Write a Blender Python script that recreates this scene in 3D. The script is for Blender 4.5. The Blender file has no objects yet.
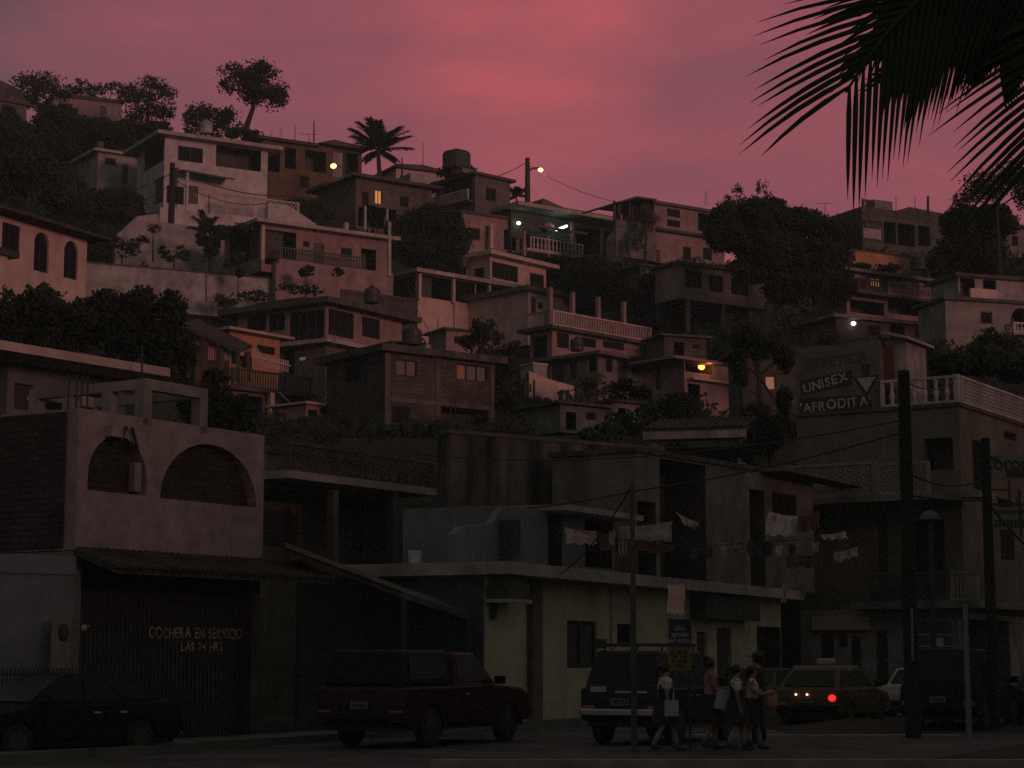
import bpy, bmesh, math, random
from mathutils import Vector, Matrix
random.seed(7)
R = math.radians
sc = bpy.context.scene
COL = sc.collection
# ------------------------------------------------------------------ camera
F = 2000.0; PITCH = math.atan(276/F); CH = 1.6
cp, sp = math.cos(PITCH), math.sin(PITCH)
def ray(px, py):
    dx, dy = (px-512)/F, (384-py)/F
    return Vector((dx, cp-dy*sp, sp+dy*cp))
def W(px, py, Y):
    r = ray(px, py); k = Y/r.y
    return Vector((r.x*k, Y, CH+r.z*k))
def G(px, py):                       # point on the flat street
    r = ray(px, py); k = -CH/r.z
    return Vector((r.x*k, r.y*k, 0))
cam = bpy.data.cameras.new('camera'); co = bpy.data.objects.new('camera', cam); COL.objects.link(co)
co.location = (0, 0, CH); co.rotation_euler = (R(90)+PITCH, 0, 0)
cam.sensor_width = 36; cam.lens = 36*F/1024; cam.clip_end = 20000; cam.clip_start = .1
sc.camera = co
# ------------------------------------------------------------------ materials
MAT = {}
def nodes(name):
    m = bpy.data.materials.new(name); m.use_nodes = True
    nt = m.node_tree; b = nt.nodes['Principled BSDF']
    return m, nt, b
def plaster(name, c, c2=None, scale=1.2, streak=0.0, rough=.9, bump=.25, brick=None, sf=.9):
    m, nt, b = nodes(name); N, L = nt.nodes, nt.links
    c2 = c2 or tuple(x*.62 for x in c)
    tc = N.new('ShaderNodeTexCoord')
    n1 = N.new('ShaderNodeTexNoise'); n1.inputs['Scale'].default_value = scale; n1.inputs['Detail'].default_value = 8; n1.inputs['Roughness'].default_value = .65
    L.new(tc.outputs['Object'], n1.inputs['Vector'])
    rp = N.new('ShaderNodeValToRGB'); rp.color_ramp.elements[0].position = .38; rp.color_ramp.elements[1].position = .62
    rp.color_ramp.elements[0].color = (*c2, 1); rp.color_ramp.elements[1].color = (*c, 1)
    L.new(n1.outputs['Fac'], rp.inputs['Fac'])
    out = rp.outputs['Color']
    mp = N.new('ShaderNodeMapping'); mp.inputs['Scale'].default_value = (sf, sf, .12)
    n2 = N.new('ShaderNodeTexNoise'); n2.inputs['Scale'].default_value = 1.3; n2.inputs['Detail'].default_value = 6
    L.new(tc.outputs['Object'], mp.inputs['Vector']); L.new(mp.outputs['Vector'], n2.inputs['Vector'])
    r2 = N.new('ShaderNodeValToRGB'); r2.color_ramp.elements[0].position = .36; r2.color_ramp.elements[1].position = .66
    k = 1-streak*(1 if streak > .8 else .6)
    r2.color_ramp.elements[0].color = (k, k, k, 1); r2.color_ramp.elements[1].color = (1, 1, 1, 1)
    L.new(n2.outputs['Fac'], r2.inputs['Fac'])
    mx = N.new('ShaderNodeMix'); mx.data_type = 'RGBA'; mx.blend_type = 'MULTIPLY'; mx.inputs[0].default_value = 1
    L.new(out, mx.inputs[6]); L.new(r2.outputs['Color'], mx.inputs[7]); out = mx.outputs[2]
    hgt = n1.outputs['Fac']
    if brick:
        sep = N.new('ShaderNodeSeparateXYZ'); L.new(tc.outputs['Object'], sep.inputs[0])
        ad = N.new('ShaderNodeMath'); ad.operation = 'ADD'; L.new(sep.outputs[0], ad.inputs[0]); L.new(sep.outputs[1], ad.inputs[1])
        cb = N.new('ShaderNodeCombineXYZ'); L.new(ad.outputs[0], cb.inputs[0]); L.new(sep.outputs[2], cb.inputs[1])
        bt = N.new('ShaderNodeTexBrick'); L.new(cb.outputs[0], bt.inputs['Vector'])
        bt.inputs['Scale'].default_value = 1; bt.inputs['Brick Width'].default_value = brick[0]; bt.inputs['Row Height'].default_value = brick[1]
        bt.inputs['Mortar Size'].default_value = .02; bt.inputs['Color1'].default_value = (1, 1, 1, 1); bt.inputs['Color2'].default_value = (.72, .7, .68, 1); bt.inputs['Mortar'].default_value = (.55, .55, .55, 1)
        m3 = N.new('ShaderNodeMix'); m3.data_type = 'RGBA'; m3.blend_type = 'MULTIPLY'; m3.inputs[0].default_value = 1
        L.new(out, m3.inputs[6]); L.new(bt.outputs['Color'], m3.inputs[7]); out = m3.outputs[2]
        hgt = bt.outputs['Fac']
    L.new(out, b.inputs['Base Color']); b.inputs['Roughness'].default_value = rough; b.inputs['Specular IOR Level'].default_value = .25
    bp = N.new('ShaderNodeBump'); bp.inputs['Strength'].default_value = bump; bp.inputs['Distance'].default_value = .03
    L.new(hgt, bp.inputs['Height']); L.new(bp.outputs['Normal'], b.inputs['Normal'])
    MAT[name] = m
def plain(name, c, rough=.6, metal=0, spec=.4, emit=None, es=1):
    m, nt, b = nodes(name)
    if emit is None:
        n = nt.nodes.new('ShaderNodeTexNoise'); n.inputs['Scale'].default_value = 3; n.inputs['Detail'].default_value = 5
        tc = nt.nodes.new('ShaderNodeTexCoord'); nt.links.new(tc.outputs['Object'], n.inputs['Vector'])
        rp = nt.nodes.new('ShaderNodeValToRGB'); rp.color_ramp.elements[0].color = (*[x*.75 for x in c], 1); rp.color_ramp.elements[1].color = (*[min(1, x*1.15) for x in c], 1)
        nt.links.new(n.outputs['Fac'], rp.inputs['Fac']); nt.links.new(rp.outputs['Color'], b.inputs['Base Color'])
    else:
        b.inputs['Base Color'].default_value = (*c, 1)
        b.inputs['Emission Color'].default_value = (*emit, 1); b.inputs['Emission Strength'].default_value = es
    b.inputs['Roughness'].default_value = rough; b.inputs['Metallic'].default_value = metal; b.inputs['Specular IOR Level'].default_value = spec
    MAT[name] = m
def leafmat(name, c):
    m, nt, b = nodes(name); N, L = nt.nodes, nt.links
    tc = N.new('ShaderNodeTexCoord'); n = N.new('ShaderNodeTexNoise'); n.inputs['Scale'].default_value = .8; n.inputs['Detail'].default_value = 6
    L.new(tc.outputs['Object'], n.inputs['Vector'])
    rp = N.new('ShaderNodeValToRGB'); rp.color_ramp.elements[0].position = .35; rp.color_ramp.elements[1].position = .65
    rp.color_ramp.elements[0].color = (*[x*.5 for x in c], 1); rp.color_ramp.elements[1].color = (*[x*1.25 for x in c], 1)
    L.new(n.outputs['Fac'], rp.inputs['Fac']); L.new(rp.outputs['Color'], b.inputs['Base Color'])
    b.inputs['Roughness'].default_value = .7; b.inputs['Specular IOR Level'].default_value = .2
    MAT[name] = m
plaster('white', (.58, .54, .52), (.42, .38, .36), streak=.25)
plaster('whiteold', (.42, .39, .37), (.24, .22, .21), streak=.5)
plaster('pinkwall', (.60, .45, .40), (.46, .33, .30), streak=.2)
plaster('pinkdim', (.36, .25, .23), (.24, .17, .16), streak=.35)
plaster('orange', (.50, .27, .13), (.36, .19, .1), streak=.3)
plaster('brown', (.17, .145, .125), (.11, .093, .08), streak=.4)
plaster('grey', (.22, .21, .19), (.13, .12, .11), streak=.45)
plaster('greydark', (.12, .115, .105), (.07, .066, .06), streak=.4)
plaster('stained', (.19, .175, .155), (.12, .112, .102), streak=.82, sf=1.3)
plaster('olive', (.17, .16, .12), (.11, .105, .08), streak=.3)
plaster('cream', (.60, .53, .38), (.47, .41, .29), streak=.3)
plaster('bluewall', (.20, .225, .235), (.15, .17, .178), streak=.2)
plaster('teal', (.08, .10, .10), (.055, .07, .07), streak=.2)
plaster('archwall', (.36, .31, .30), (.25, .21, .205), streak=.45, scale=2.5)
plaster('ochre', (.36, .24, .15), (.26, .17, .11), streak=.4)
plaster('brick', (.23, .14, .10), (.14, .09, .07), brick=(.28, .10), streak=.3)
plaster('brickgrey', (.15, .13, .11), (.08, .07, .06), brick=(.40, .20), streak=.4)
plaster('brickdark', (.075, .07, .066), (.045, .042, .04), brick=(.30, .12), streak=.2)
plaster('concrete', (.30, .28, .26), (.19, .18, .165), streak=.4)
plaster('slabpink', (.50, .42, .38), (.34, .28, .26), streak=.4)
plaster('slabdark', (.11, .10, .095), (.06, .055, .05), streak=.3)
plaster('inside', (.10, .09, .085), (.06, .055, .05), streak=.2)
plaster('asphalt', (.10, .096, .088), (.045, .044, .041), scale=.45, bump=.5)
plaster('paving', (.16, .15, .135), (.10, .095, .085), scale=.7)
plaster('kerb', (.36, .27, .24), (.22, .17, .15), scale=1.5)
plaster('earth', (.035, .034, .027), (.02, .023, .016), scale=.35, bump=.8)
plaster('tile', (.095, .078, .064), (.06, .05, .042), brick=(.25, .3), bump=.6)
plaster('sheetroof', (.13, .12, .11), (.07, .065, .06), streak=.5)
plaster('bark', (.05, .044, .038), (.03, .026, .022), scale=6, bump=.8)
plaster('wood', (.04, .036, .033), (.025, .023, .021), scale=5, streak=.4)
plaster('paleframe', (.50, .47, .45), (.36, .33, .32), streak=.3)
plain('darkmetal', (.05, .05, .05), .5, .3); plain('midmetal', (.22, .22, .21), .5, .5); plain('palemetal', (.45, .44, .42), .45, .5)
plain('glass', (.018, .019, .02), .6, 0, .04); plain('shutter', (.07, .065, .06), .6); plain('paleglass', (.20, .17, .155), .4, 0, .2)
plain('curtain', (.45, .22, .13), .8); plain('doordark', (.06, .055, .05), .6); plain('tank', (.04, .04, .042), .6)  # 'curtain' is the orange that paints the brick house's lit pane
plain('cable', (.03, .03, .03), .6); plain('rubber', (.025, .025, .025), .8); plain('rim', (.07, .07, .068), .5, .4)
plain('chrome', (.42, .40, .39), .3, .9)
plain('carblack', (.014, .014, .015), .5, 0, .12); plain('carred', (.04, .011, .011), .4, 0, .25); plain('caryellow', (.11, .07, .032), .4, 0, .25)
plain('carwhite', (.40, .38, .36), .35, 0, .5); plain('cargreen', (.016, .02, .018), .4, 0, .3); plain('cargrey', (.04, .04, .042), .4, 0, .35)
plain('carglass', (.02, .022, .02), .3, 0, .15); plain('lampglass', (.35, .12, .09), .25)
plain('skin', (.26, .155, .11), .55); plain('hair', (.02, .016, .014), .5); plain('blouse', (.58, .5, .48), .8); plain('navy', (.022, .022, .03), .8)
plain('sock', (.22, .20, .19), .8); plain('shoe', (.03, .028, .027), .5); plain('bag', (.42, .20, .13), .8); plain('folder', (.36, .37, .40), .6); plain('shirtred', (.34, .17, .15), .8)
plain('clothwhite', (.66, .58, .56), .9); plain('clothpink', (.55, .38, .36), .9); plain('clothred', (.13, .06, .055), .9); plain('clothblue', (.10, .12, .18), .9); plain('clothgreen', (.05, .065, .05), .9); plain('clothorange', (.82, .50, .40), .9); plain('clothgrey', (.36, .33, .32), .9)
plain('ink', (.035, .035, .034), .8); plaster('letter', (.50, .47, .42), (.26, .245, .22), scale=5); plain('inkblue', (.05, .075, .085), .8); plain('signdark', (.03, .035, .05), .6); plain('signyellow', (.20, .135, .05), .7); plain('signpale', (.17, .165, .15), .6)
plaster('letterdim', (.50, .46, .41), (.2, .185, .165), scale=6)
plain('litorange', (.5, .3, .1), .6, emit=(1, .36, .08), es=.55); plain('litwarm', (.5, .4, .3), .6, emit=(1, .45, .2), es=.16); plain('litamber', (.6, .4, .1), .6, emit=(1, .62, .2), es=3)
plain('lampwarm', (1, .8, .5), .5, emit=(1, .45, .13), es=4.5); plain('lampgreen', (.8, 1, .8), .5, emit=(.62, 1, .55), es=3.5); plain('tubelamp', (.8, 1, .9), .5, emit=(.6, 1, .78), es=4); plain('lampred', (1, .5, .2), .5, emit=(1, .33, .05), es=4.5); plain('lampwhite', (1, 1, 1), .5, emit=(.9, 1, .9), es=2.5)
plain('tailred', (.8, .05, .03), .3, emit=(1, .035, .02), es=1.1); plain('platelamp', (1, .8, .6), .3, emit=(1, .6, .4), es=2.5); plain('litgreen', (.4, .6, .5), .6, emit=(.5, .8, .6), es=.1)
leafmat('leafdark', (.024, .034, .019)); leafmat('leafmid', (.06, .07, .04)); leafmat('palm', (.03, .042, .022))
# ------------------------------------------------------------------ mesh builder
XF = {}
class MB:
    def __init__(s): s.v = []; s.f = []
    def quad(s, *p):
        n = len(s.v); s.v += [Vector(q) for q in p]; s.f.append(tuple(range(n, n+len(p))))
    def box(s, x0, x1, y0, y1, z0, z1):
        n = len(s.v)
        s.v += [Vector((x, y, z)) for z in (z0, z1) for x, y in ((x0, y0), (x1, y0), (x1, y1), (x0, y1))]
        s.f += [tuple(n+i for i in q) for q in ((3, 2, 1, 0), (4, 5, 6, 7), (0, 1, 5, 4), (1, 2, 6, 5), (2, 3, 7, 6), (3, 0, 4, 7))]
    def bar(s, a, b, w, h, up=(0, 0, 1)):
        a, b = Vector(a), Vector(b); d = (b-a).normalized(); upv = Vector(up)
        if abs(d.dot(upv)) > .98: upv = Vector((0, 1, 0))
        x = d.cross(upv).normalized(); y = x.cross(d)
        n = len(s.v)
        for p in (a, b): s.v += [p+x*(i*w/2)+y*(j*h/2) for i, j in ((-1, -1), (1, -1), (1, 1), (-1, 1))]
        s.f += [tuple(n+i for i in q) for q in ((0, 1, 2, 3), (7, 6, 5, 4), (0, 4, 5, 1), (1, 5, 6, 2), (2, 6, 7, 3), (3, 7, 4, 0))]
    def tube(s, pts, r, n=8, cap=True):
        pts = [Vector(p) for p in pts]; rs = r if isinstance(r, (list, tuple)) else [r]*len(pts)
        base = len(s.v)
        for i, p in enumerate(pts):
            d = (pts[min(i+1, len(pts)-1)]-pts[max(i-1, 0)]).normalized()
            up = Vector((0, 0, 1)) if abs(d.z) < .9 else Vector((0, 1, 0))
            x = d.cross(up).normalized(); y = x.cross(d)
            for k in range(n):
                a = 2*math.pi*k/n; s.v.append(p+(x*math.cos(a)+y*math.sin(a))*rs[i])
        for i in range(len(pts)-1):
            for k in range(n):
                a = base+i*n+k; b = base+i*n+(k+1) % n
                s.f.append((a, b, b+n, a+n))
        if cap:
            s.f.append(tuple(base+k for k in range(n))[::-1]); s.f.append(tuple(base+(len(pts)-1)*n+k for k in range(n)))
    def lathe(s, c, prof, n=10):
        c = Vector(c); s.tube([c+Vector((0, 0, z)) for _, z in prof], [max(r, .001) for r, _ in prof], n)
    def prism(s, poly, T, d0, d1):          # poly of (a,z), T(a,d,z)
        n = len(s.v); k = len(poly)
        s.v += [Vector(T(a, d0, z)) for a, z in poly]+[Vector(T(a, d1, z)) for a, z in poly]
        s.f.append(tuple(range(n, n+k))); s.f.append(tuple(range(n+2*k-1, n+k-1, -1)))
        for i in range(k): j = (i+1) % k; s.f.append((n+i, n+k+i, n+k+j, n+j))
    def sphere(s, c, rx, ry=None, rz=None, n=10, m=6):
        ry = ry or rx; rz = rz or rx; c = Vector(c); b = len(s.v)
        for i in range(m+1):
            t = math.pi*i/m
            for k in range(n):
                a = 2*math.pi*k/n
                s.v.append(c+Vector((rx*max(math.sin(t), .01)*math.cos(a), ry*max(math.sin(t), .01)*math.sin(a), rz*math.cos(t))))
        for i in range(m):
            for k in range(n):
                a = b+i*n+k; d = b+i*n+(k+1) % n; s.f.append((a, a+n, d+n, d))
    def build(s, name, mat, parent=None, world=False, smooth=False, origin=None):
        me = bpy.data.meshes.new(name)
        vs = s.v
        if parent is not None and world:
            inv = XF[parent.name].inverted(); vs = [inv @ q for q in vs]
        if origin is not None: vs = [q-Vector(origin) for q in vs]
        me.from_pydata([tuple(q) for q in vs], [], s.f); me.update()
        bm = bmesh.new(); bm.from_mesh(me); bmesh.ops.recalc_face_normals(bm, faces=bm.faces); bm.to_mesh(me); bm.free()
        me.materials.append(MAT[mat])
        if smooth:
            for p in me.polygons: p.use_smooth = True
        o = bpy.data.objects.new(name, me); COL.objects.link(o)
        if parent is not None:
            o.parent = parent; XF[o.name] = XF[parent.name]
        elif origin is not None:
            o.location = origin; XF[o.name] = Matrix.Translation(Vector(origin))
        else: XF[o.name] = Matrix.Identity(4)
        return o
def tag(o, label, cat, group=None):
    o['label'] = label; o['category'] = cat; o['kind'] = 'thing'
    if group: o['group'] = group
    return o
def thing(name, label, cat, loc=(0, 0, 0), rz=0, group=None):
    o = bpy.data.objects.new(name, None); COL.objects.link(o); o.location = loc; o.rotation_euler = (0, 0, rz); o.empty_display_size = .3
    XF[o.name] = Matrix.Translation(Vector(loc)) @ Matrix.Rotation(rz, 4, 'Z')
    return tag(o, label, cat, group)
def struct(o): o['kind'] = 'structure'; return o
def text(parent, name, s, mat, M4, size, sx=1.0, ext=.004, align='CENTER', fit=None):
    c = bpy.data.curves.new(name, 'FONT'); c.body = s; c.size = size; c.extrude = ext; c.align_x = align; c.align_y = 'CENTER'; c.offset = size*.012
    t = bpy.data.objects.new('tmp', c); COL.objects.link(t)
    dg = bpy.context.evaluated_depsgraph_get(); me = bpy.data.meshes.new_from_object(t.evaluated_get(dg)); bpy.data.objects.remove(t)
    if fit: xs_ = [v.co.x for v in me.vertices]; sx = fit/(max(xs_)-min(xs_))
    me.transform(M4 @ Matrix.Diagonal((sx, 1, 1, 1))); me.materials.clear(); me.materials.append(MAT[mat])
    o = bpy.data.objects.new(name, me); COL.objects.link(o); o.parent = parent; XF[o.name] = XF[parent.name]
    return o
def handtext(parent, name, s, mat, P, size, width, seed=1):
    """hand painted word: every letter slightly different; P(u, v) -> local point for letter coords"""
    rnd = random.Random(seed); vs, fs, x = [], [], 0.0
    for ch in s:
        if ch == ' ': x += size*.42; continue
        c = bpy.data.curves.new('glyph', 'FONT'); c.body = ch; c.size = size*rnd.uniform(.93, 1.06); c.extrude = .003; c.offset = size*rnd.uniform(.012, .026)
        t = bpy.data.objects.new('glyph', c); COL.objects.link(t)
        me = bpy.data.meshes.new_from_object(t.evaluated_get(bpy.context.evaluated_depsgraph_get())); bpy.data.objects.remove(t)
        xs = [v.co.x for v in me.vertices]; a = rnd.uniform(-.05, .05); dy = rnd.uniform(-.035, .035)*size; b = len(vs)
        for v in me.vertices: px, py = v.co.x-min(xs), v.co.y; vs.append((x+px-py*a, py+px*a+dy, v.co.z))
        fs += [tuple(b+i for i in p.vertices) for p in me.polygons]; x += max(xs)-min(xs)+size*rnd.uniform(.10, .16); bpy.data.meshes.remove(me)
    k = width/x; me = bpy.data.meshes.new(name); me.from_pydata([tuple(P(u*k-width/2, v-size*.35, w)) for u, v, w in vs], [], fs); me.materials.append(MAT[mat])
    o = bpy.data.objects.new(name, me); COL.objects.link(o); o.parent = parent; XF[o.name] = XF[parent.name]
    return o
def facing(x, y, z, tilt=0):                # text lies on a local front plane looking along -y
    return Matrix.Translation((x, y, z)) @ Matrix.Rotation(R(90), 4, 'X') @ Matrix.Rotation(tilt, 4, 'Z')
# ------------------------------------------------------------------ buildings
BASES = []
class Bld:
    def __init__(s, name, label, cat, A, B, base, D=6, left=None, group=None, base_z=None):
        a = W(*A); b = W(B[0], A[1], B[1]); s.O = Vector((a.x, a.y, 0))
        s.z0 = base_z if base_z is not None else W(A[0], base, A[2]).z
        s.H = a.z-s.z0; d = Vector((b.x-a.x, b.y-a.y, 0)); s.Wd = d.length; s.u = d.normalized(); s.n = Vector((-s.u.y, s.u.x, 0))
        s.rz = math.atan2(d.y, d.x)
        s.root = thing(name, label, cat, (a.x, a.y, s.z0), s.rz, group)
        if left is not None:
            k = (left-512)/F/ray(left, A[1]).y
            s.D = (k*s.O.y-s.O.x)/(s.n.x-k*s.n.y)
        else: s.D = D
        s.walls = None
        for (uu, vv) in ((0, 0), (.5, 0), (1, 0), (0, 1), (1, 1), (.5, .5)):
            q = s.O+s.u*s.Wd*uu+s.n*s.D*vv; BASES.append((q.x, q.y, s.z0))
        s.foot = True; FOOT.append(s)
    def _hit(s, px, py, nrm, off):
        r = ray(px, py); o = Vector((0, 0, CH))
        t = (off-(o-s.O).dot(nrm))/r.dot(nrm); p = o+r*t
        q = p-s.O
        return q.dot(s.u), q.dot(s.n), p.z-s.z0
    def fp(s, px, py, v=0): x, y, z = s._hit(px, py, s.n, v); return x, z
    def lp(s, px, py, v=0): x, y, z = s._hit(px, py, s.u, v); return s.D-y, z
    def rp(s, px, py, v=0): x, y, z = s._hit(px, py, s.u, s.Wd-v); return y, z
    def T(s, side):
        if side == 'f': return lambda a, d, z: (a, d, z)
        if side == 'l': return lambda a, d, z: (d, s.D-a, z)
        return lambda a, d, z: (s.Wd-d, a, z)
    def rect(s, side, x0, y0, x1, y1, v=0):
        P = {'f': s.fp, 'l': s.lp, 'r': s.rp}[side]
        xm, ym = (x0+x1)/2, (y0+y1)/2
        a0 = P(x0, ym, v)[0]; a1 = P(x1, ym, v)[0]; zt = P(xm, y0, v)[1]; zb = P(xm, y1, v)[1]
        return min(a0, a1), max(a0, a1), zb, zt
    def shell(s, mat, z0=0, z1=None, f=(), l=(), r=(), name='wall', x0=0, x1=None, inmat='inside', y1=None):
        """wall part with real openings; each opening (kind,x0,y0,x1,y1[,opts]) in photo pixels on that face"""
        z1 = s.H if z1 is None else z1; x1 = s.Wd if x1 is None else x1; D = s.D if y1 is None else y1
        mb = MB(); mi = MB(); todo = []
        for side, ops, lo, hi in (('f', f, x0, x1), ('l', l, s.D-D, s.D), ('r', r, 0, D)):
            if side == 'l' and x0 > 0 and not l: ops = ()
            T0 = s.T(side)
            if side == 'l': T = lambda a, d, z, T0=T0: (T0(a, d, z)[0]+x0, T0(a, d, z)[1], z)
            elif side == 'r': T = lambda a, d, z, T0=T0: (T0(a, d, z)[0]-(s.Wd-x1), T0(a, d, z)[1], z)
            else: T = T0
            rs = []
            for o in ops:
                a0, a1, b0, b1 = s.rect(side, *o[1:5])
                a0 = max(a0, lo+.05); a1 = min(a1, hi-.05); b0 = max(b0, z0+.03); b1 = min(b1, z1-.05)
                if a1-a0 < .08 or b1-b0 < .08: continue
                rs.append((a0, a1, b0, b1, o[0], o[5] if len(o) > 5 else {}))
            xs = sorted({lo, hi, *[q for t in rs for q in t[:2]]}); zs = sorted({z0, z1, *[q for t in rs for q in t[2:4]]})
            for i in range(len(xs)-1):
                for j in range(len(zs)-1):
                    cx, cz = (xs[i]+xs[i+1])/2, (zs[j]+zs[j+1])/2
                    if any(t[0] < cx < t[1] and t[2] < cz < t[3] for t in rs): continue
                    mb.quad(T(xs[i], 0, zs[j]), T(xs[i+1], 0, zs[j]), T(xs[i+1], 0, zs[j+1]), T(xs[i], 0, zs[j+1]))
            for (a0, a1, b0, b1, k, op) in rs:
                dp = op.get('d', {'win': .12, 'door': .14, 'arch': .16, 'void': .8, 'porch': 1.8}[k])
                mi = MB(); rev = mi if k in ('void', 'porch') else mb
                if 'arch' in op:
                    n = 14; cx, rx = (a0+a1)/2, (a1-a0)/2; hgt = op['arch'] if op['arch'] > 0.01 else rx
                    hgt = min(hgt, b1-b0-.02)
                    pts = [(cx-rx*math.cos(math.pi*i/n), b1-hgt+hgt*math.sin(math.pi*i/n)) for i in range(n+1)]
                    for i in range(n):
                        p, q = pts[i], pts[i+1]
                        mb.quad(T(p[0], 0, p[1]), T(q[0], 0, q[1]), T(q[0], 0, b1), T(p[0], 0, b1))
                        rev.quad(T(p[0], 0, p[1]), T(q[0], 0, q[1]), T(q[0], dp, q[1]), T(p[0], dp, p[1]))
                    zt = b1-hgt
                else:
                    zt = b1; rev.quad(T(a0, 0, b1), T(a1, 0, b1), T(a1, dp, b1), T(a0, dp, b1))
                rev.quad(T(a0, 0, b0), T(a1, 0, b0), T(a1, dp, b0), T(a0, dp, b0))
                for a in (a0, a1): rev.quad(T(a, 0, b0), T(a, dp, b0), T(a, dp, zt), T(a, 0, zt))
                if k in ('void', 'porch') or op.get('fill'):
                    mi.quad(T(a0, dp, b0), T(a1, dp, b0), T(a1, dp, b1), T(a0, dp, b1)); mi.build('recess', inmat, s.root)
                else: todo.append((T, a0, a1, b0, b1, k, op, dp))
        T = s.T('f'); mb.quad((x0, D, z0), (x1, D, z0), (x1, D, z1), (x0, D, z1))
        o = mb.build(name, mat, s.root)
        for (T, a0, a1, b0, b1, k, op, dp) in todo:
            if k == 'door':
                m = MB(); m.prism([(a0, b0), (a1, b0), (a1, b1), (a0, b1)], T, dp-.04, dp+.02)
                d = m.build('door', op.get('mat', 'doordark'), s.root)
                h = MB(); h.prism([(a1-.14, (b0+b1)/2-.06), (a1-.1, (b0+b1)/2-.06), (a1-.1, (b0+b1)/2+.06), (a1-.14, (b0+b1)/2+.06)], T, dp-.09, dp-.041); h.build('handle', 'palemetal', d)
            else:
                m = MB(); fw = op.get('fw', .05)
                for (p0, p1, q0, q1) in ((a0, a0+fw, b0, b1), (a1-fw, a1, b0, b1), (a0+fw, a1-fw, b0, b0+fw), (a0+fw, a1-fw, b1-fw, b1)):
                    if 'arch' in op and q0 > (b0+b1)/2: continue
                    m.prism([(p0, q0), (p1, q0), (p1, q1), (p0, q1)], T, dp-.06, dp-.005)
                nm = op.get('n', max(1, round((a1-a0)/.8)))
                for i in range(1, nm):
                    x = a0+(a1-a0)*i/nm; m.prism([(x-fw/2, b0+fw), (x+fw/2, b0+fw), (x+fw/2, b1-fw), (x-fw/2, b1-fw)], T, dp-.055, dp-.006)
                for i in range(1, op.get('bars', 0)):
                    x = a0+(a1-a0)*i/op['bars']; m.prism([(x-.015, b0+fw), (x+.015, b0+fw), (x+.015, b1-fw*2), (x-.015, b1-fw*2)], T, dp-.1, dp-.07)
                w = m.build('window', op.get('fmat', 'darkmetal'), s.root)
                p = MB(); p.quad(T(a0, dp, b0), T(a1, dp, b0), T(a1, dp, b1), T(a0, dp, b1)); p.build('pane', op.get('mat', 'glass'), w)
                if op.get('half'):
                    p = MB(); x = a0+(a1-a0)*op['half']; p.quad(T(a0+.03, dp-.004, b0+.05), T(x, dp-.004, b0+.05), T(x, dp-.004, b1-.05), T(a0+.03, dp-.004, b1-.05)); p.build('curtain', op.get('hmat', 'curtain'), w)  # flat coloured sheet standing in for a lit pane
        return o
    def slab(s, z, t, mat, ov=.4, name='roof', x0=None, x1=None, y0=None, y1=None, edge=None):
        m = MB(); X0 = -ov if x0 is None else x0; X1 = s.Wd+ov if x1 is None else x1; Y0 = -ov if y0 is None else y0; Y1 = s.D+ov if y1 is None else y1
        m.box(X0, X1, Y0, Y1, z+.002, z+t); return m.build(name, mat, s.root)
    def column(s, px, py0, py1, mat='paleframe', v=.12, w=.22, name='column'):
        x, zt = s.fp(px, py0, v); _, zb = s.fp(px, py1, v)
        m = MB(); m.box(x-w/2, x+w/2, v-w/2, v+w/2, zb, zt); return m.build(name, mat, s.root)
    def columnx(s, x, y, z0, z1, mat='paleframe', w=.22, name='column'):
        m = MB(); m.box(x-w/2, x+w/2, y-w/2, y+w/2, z0, z1); return m.build(name, mat, s.root)
    def box(s, name, mat, x0, x1, y0, y1, z0, z1):
        m = MB(); m.box(x0, x1, y0, y1, z0, z1); return m.build(name, mat, s.root)
    def balustrade(s, x0, x1, z0, z1, mat='paleframe', kind='bars', step=.2, side='f', d=0, name='balustrade', w=.09):
        T = s.T(side); m = MB(); P = lambda a0, a1, b0, b1, t=w: m.prism([(a0, b0), (a1, b0), (a1, b1), (a0, b1)], T, d-t/2, d+t/2)
        P(x0, x1, z1-.09, z1, w+.04); P(x0, x1, z0, z0+.08)
        P(x0, x0+.12, z0+.081, z1-.091, w+.03); P(x1-.12, x1, z0+.081, z1-.091, w+.03)
        n = max(2, int((x1-x0)/step)); h = z1-z0
        if kind == 'bars':
            for i in range(1, n): x = x0+(x1-x0)*i/n; P(x-.03, x+.03, z0+.081, z1-.091, .05)
        elif kind == 'turned':
            kk = step/.36
            for i in range(1, n):
                x = x0+(x1-x0)*i/n; c = T(x, d, 0); m.lathe((c[0], c[1], z0), [(.07*kk, .08), (.06*kk, .14), (.11*kk, .08+.3*h), (.065*kk, .55*h), (.06*kk, .75*h), (.09*kk, h-.14), (.09*kk, h-.09)], 8)
        elif kind == 'lattice':
            nz = max(2, round((h-.17)/step)); na = n
            for i in range(na):
                for j in range(nz):
                    a0 = x0+.12+(x1-x0-.24)*i/na; a1 = x0+.12+(x1-x0-.24)*(i+1)/na; b0 = z0+.08+(h-.17)*j/nz; b1 = z0+.08+(h-.17)*(j+1)/nz
                    q = Vector(T(a0, d, b0)); r_ = Vector(T(a1, d, b1)); q2 = Vector(T(a0, d, b1)); r2 = Vector(T(a1, d, b0))
                    m.bar(q, r_, .05, .05); m.bar(q2, r2, .05, .05)
        elif kind == 'rings':
            nz = max(1, round((h-.17)/step)); na = n
            for i in range(na):
                for j in range(nz):
                    cx = x0+.12+(x1-x0-.24)*(i+.5)/na; cz = z0+.08+(h-.17)*(j+.5)/nz; r_ = step*.48
                    m.tube([T(cx+r_*math.cos(2*math.pi*k/10), d, cz+r_*math.sin(2*math.pi*k/10)) for k in range(11)], .028, 5, False)
                    P(cx-.05, cx+.05, cz-.05, cz+.05, .06)
        elif kind == 'solid': P(x0+.121, x1-.121, z0+.081, z1-.091, w*.8)
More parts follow.
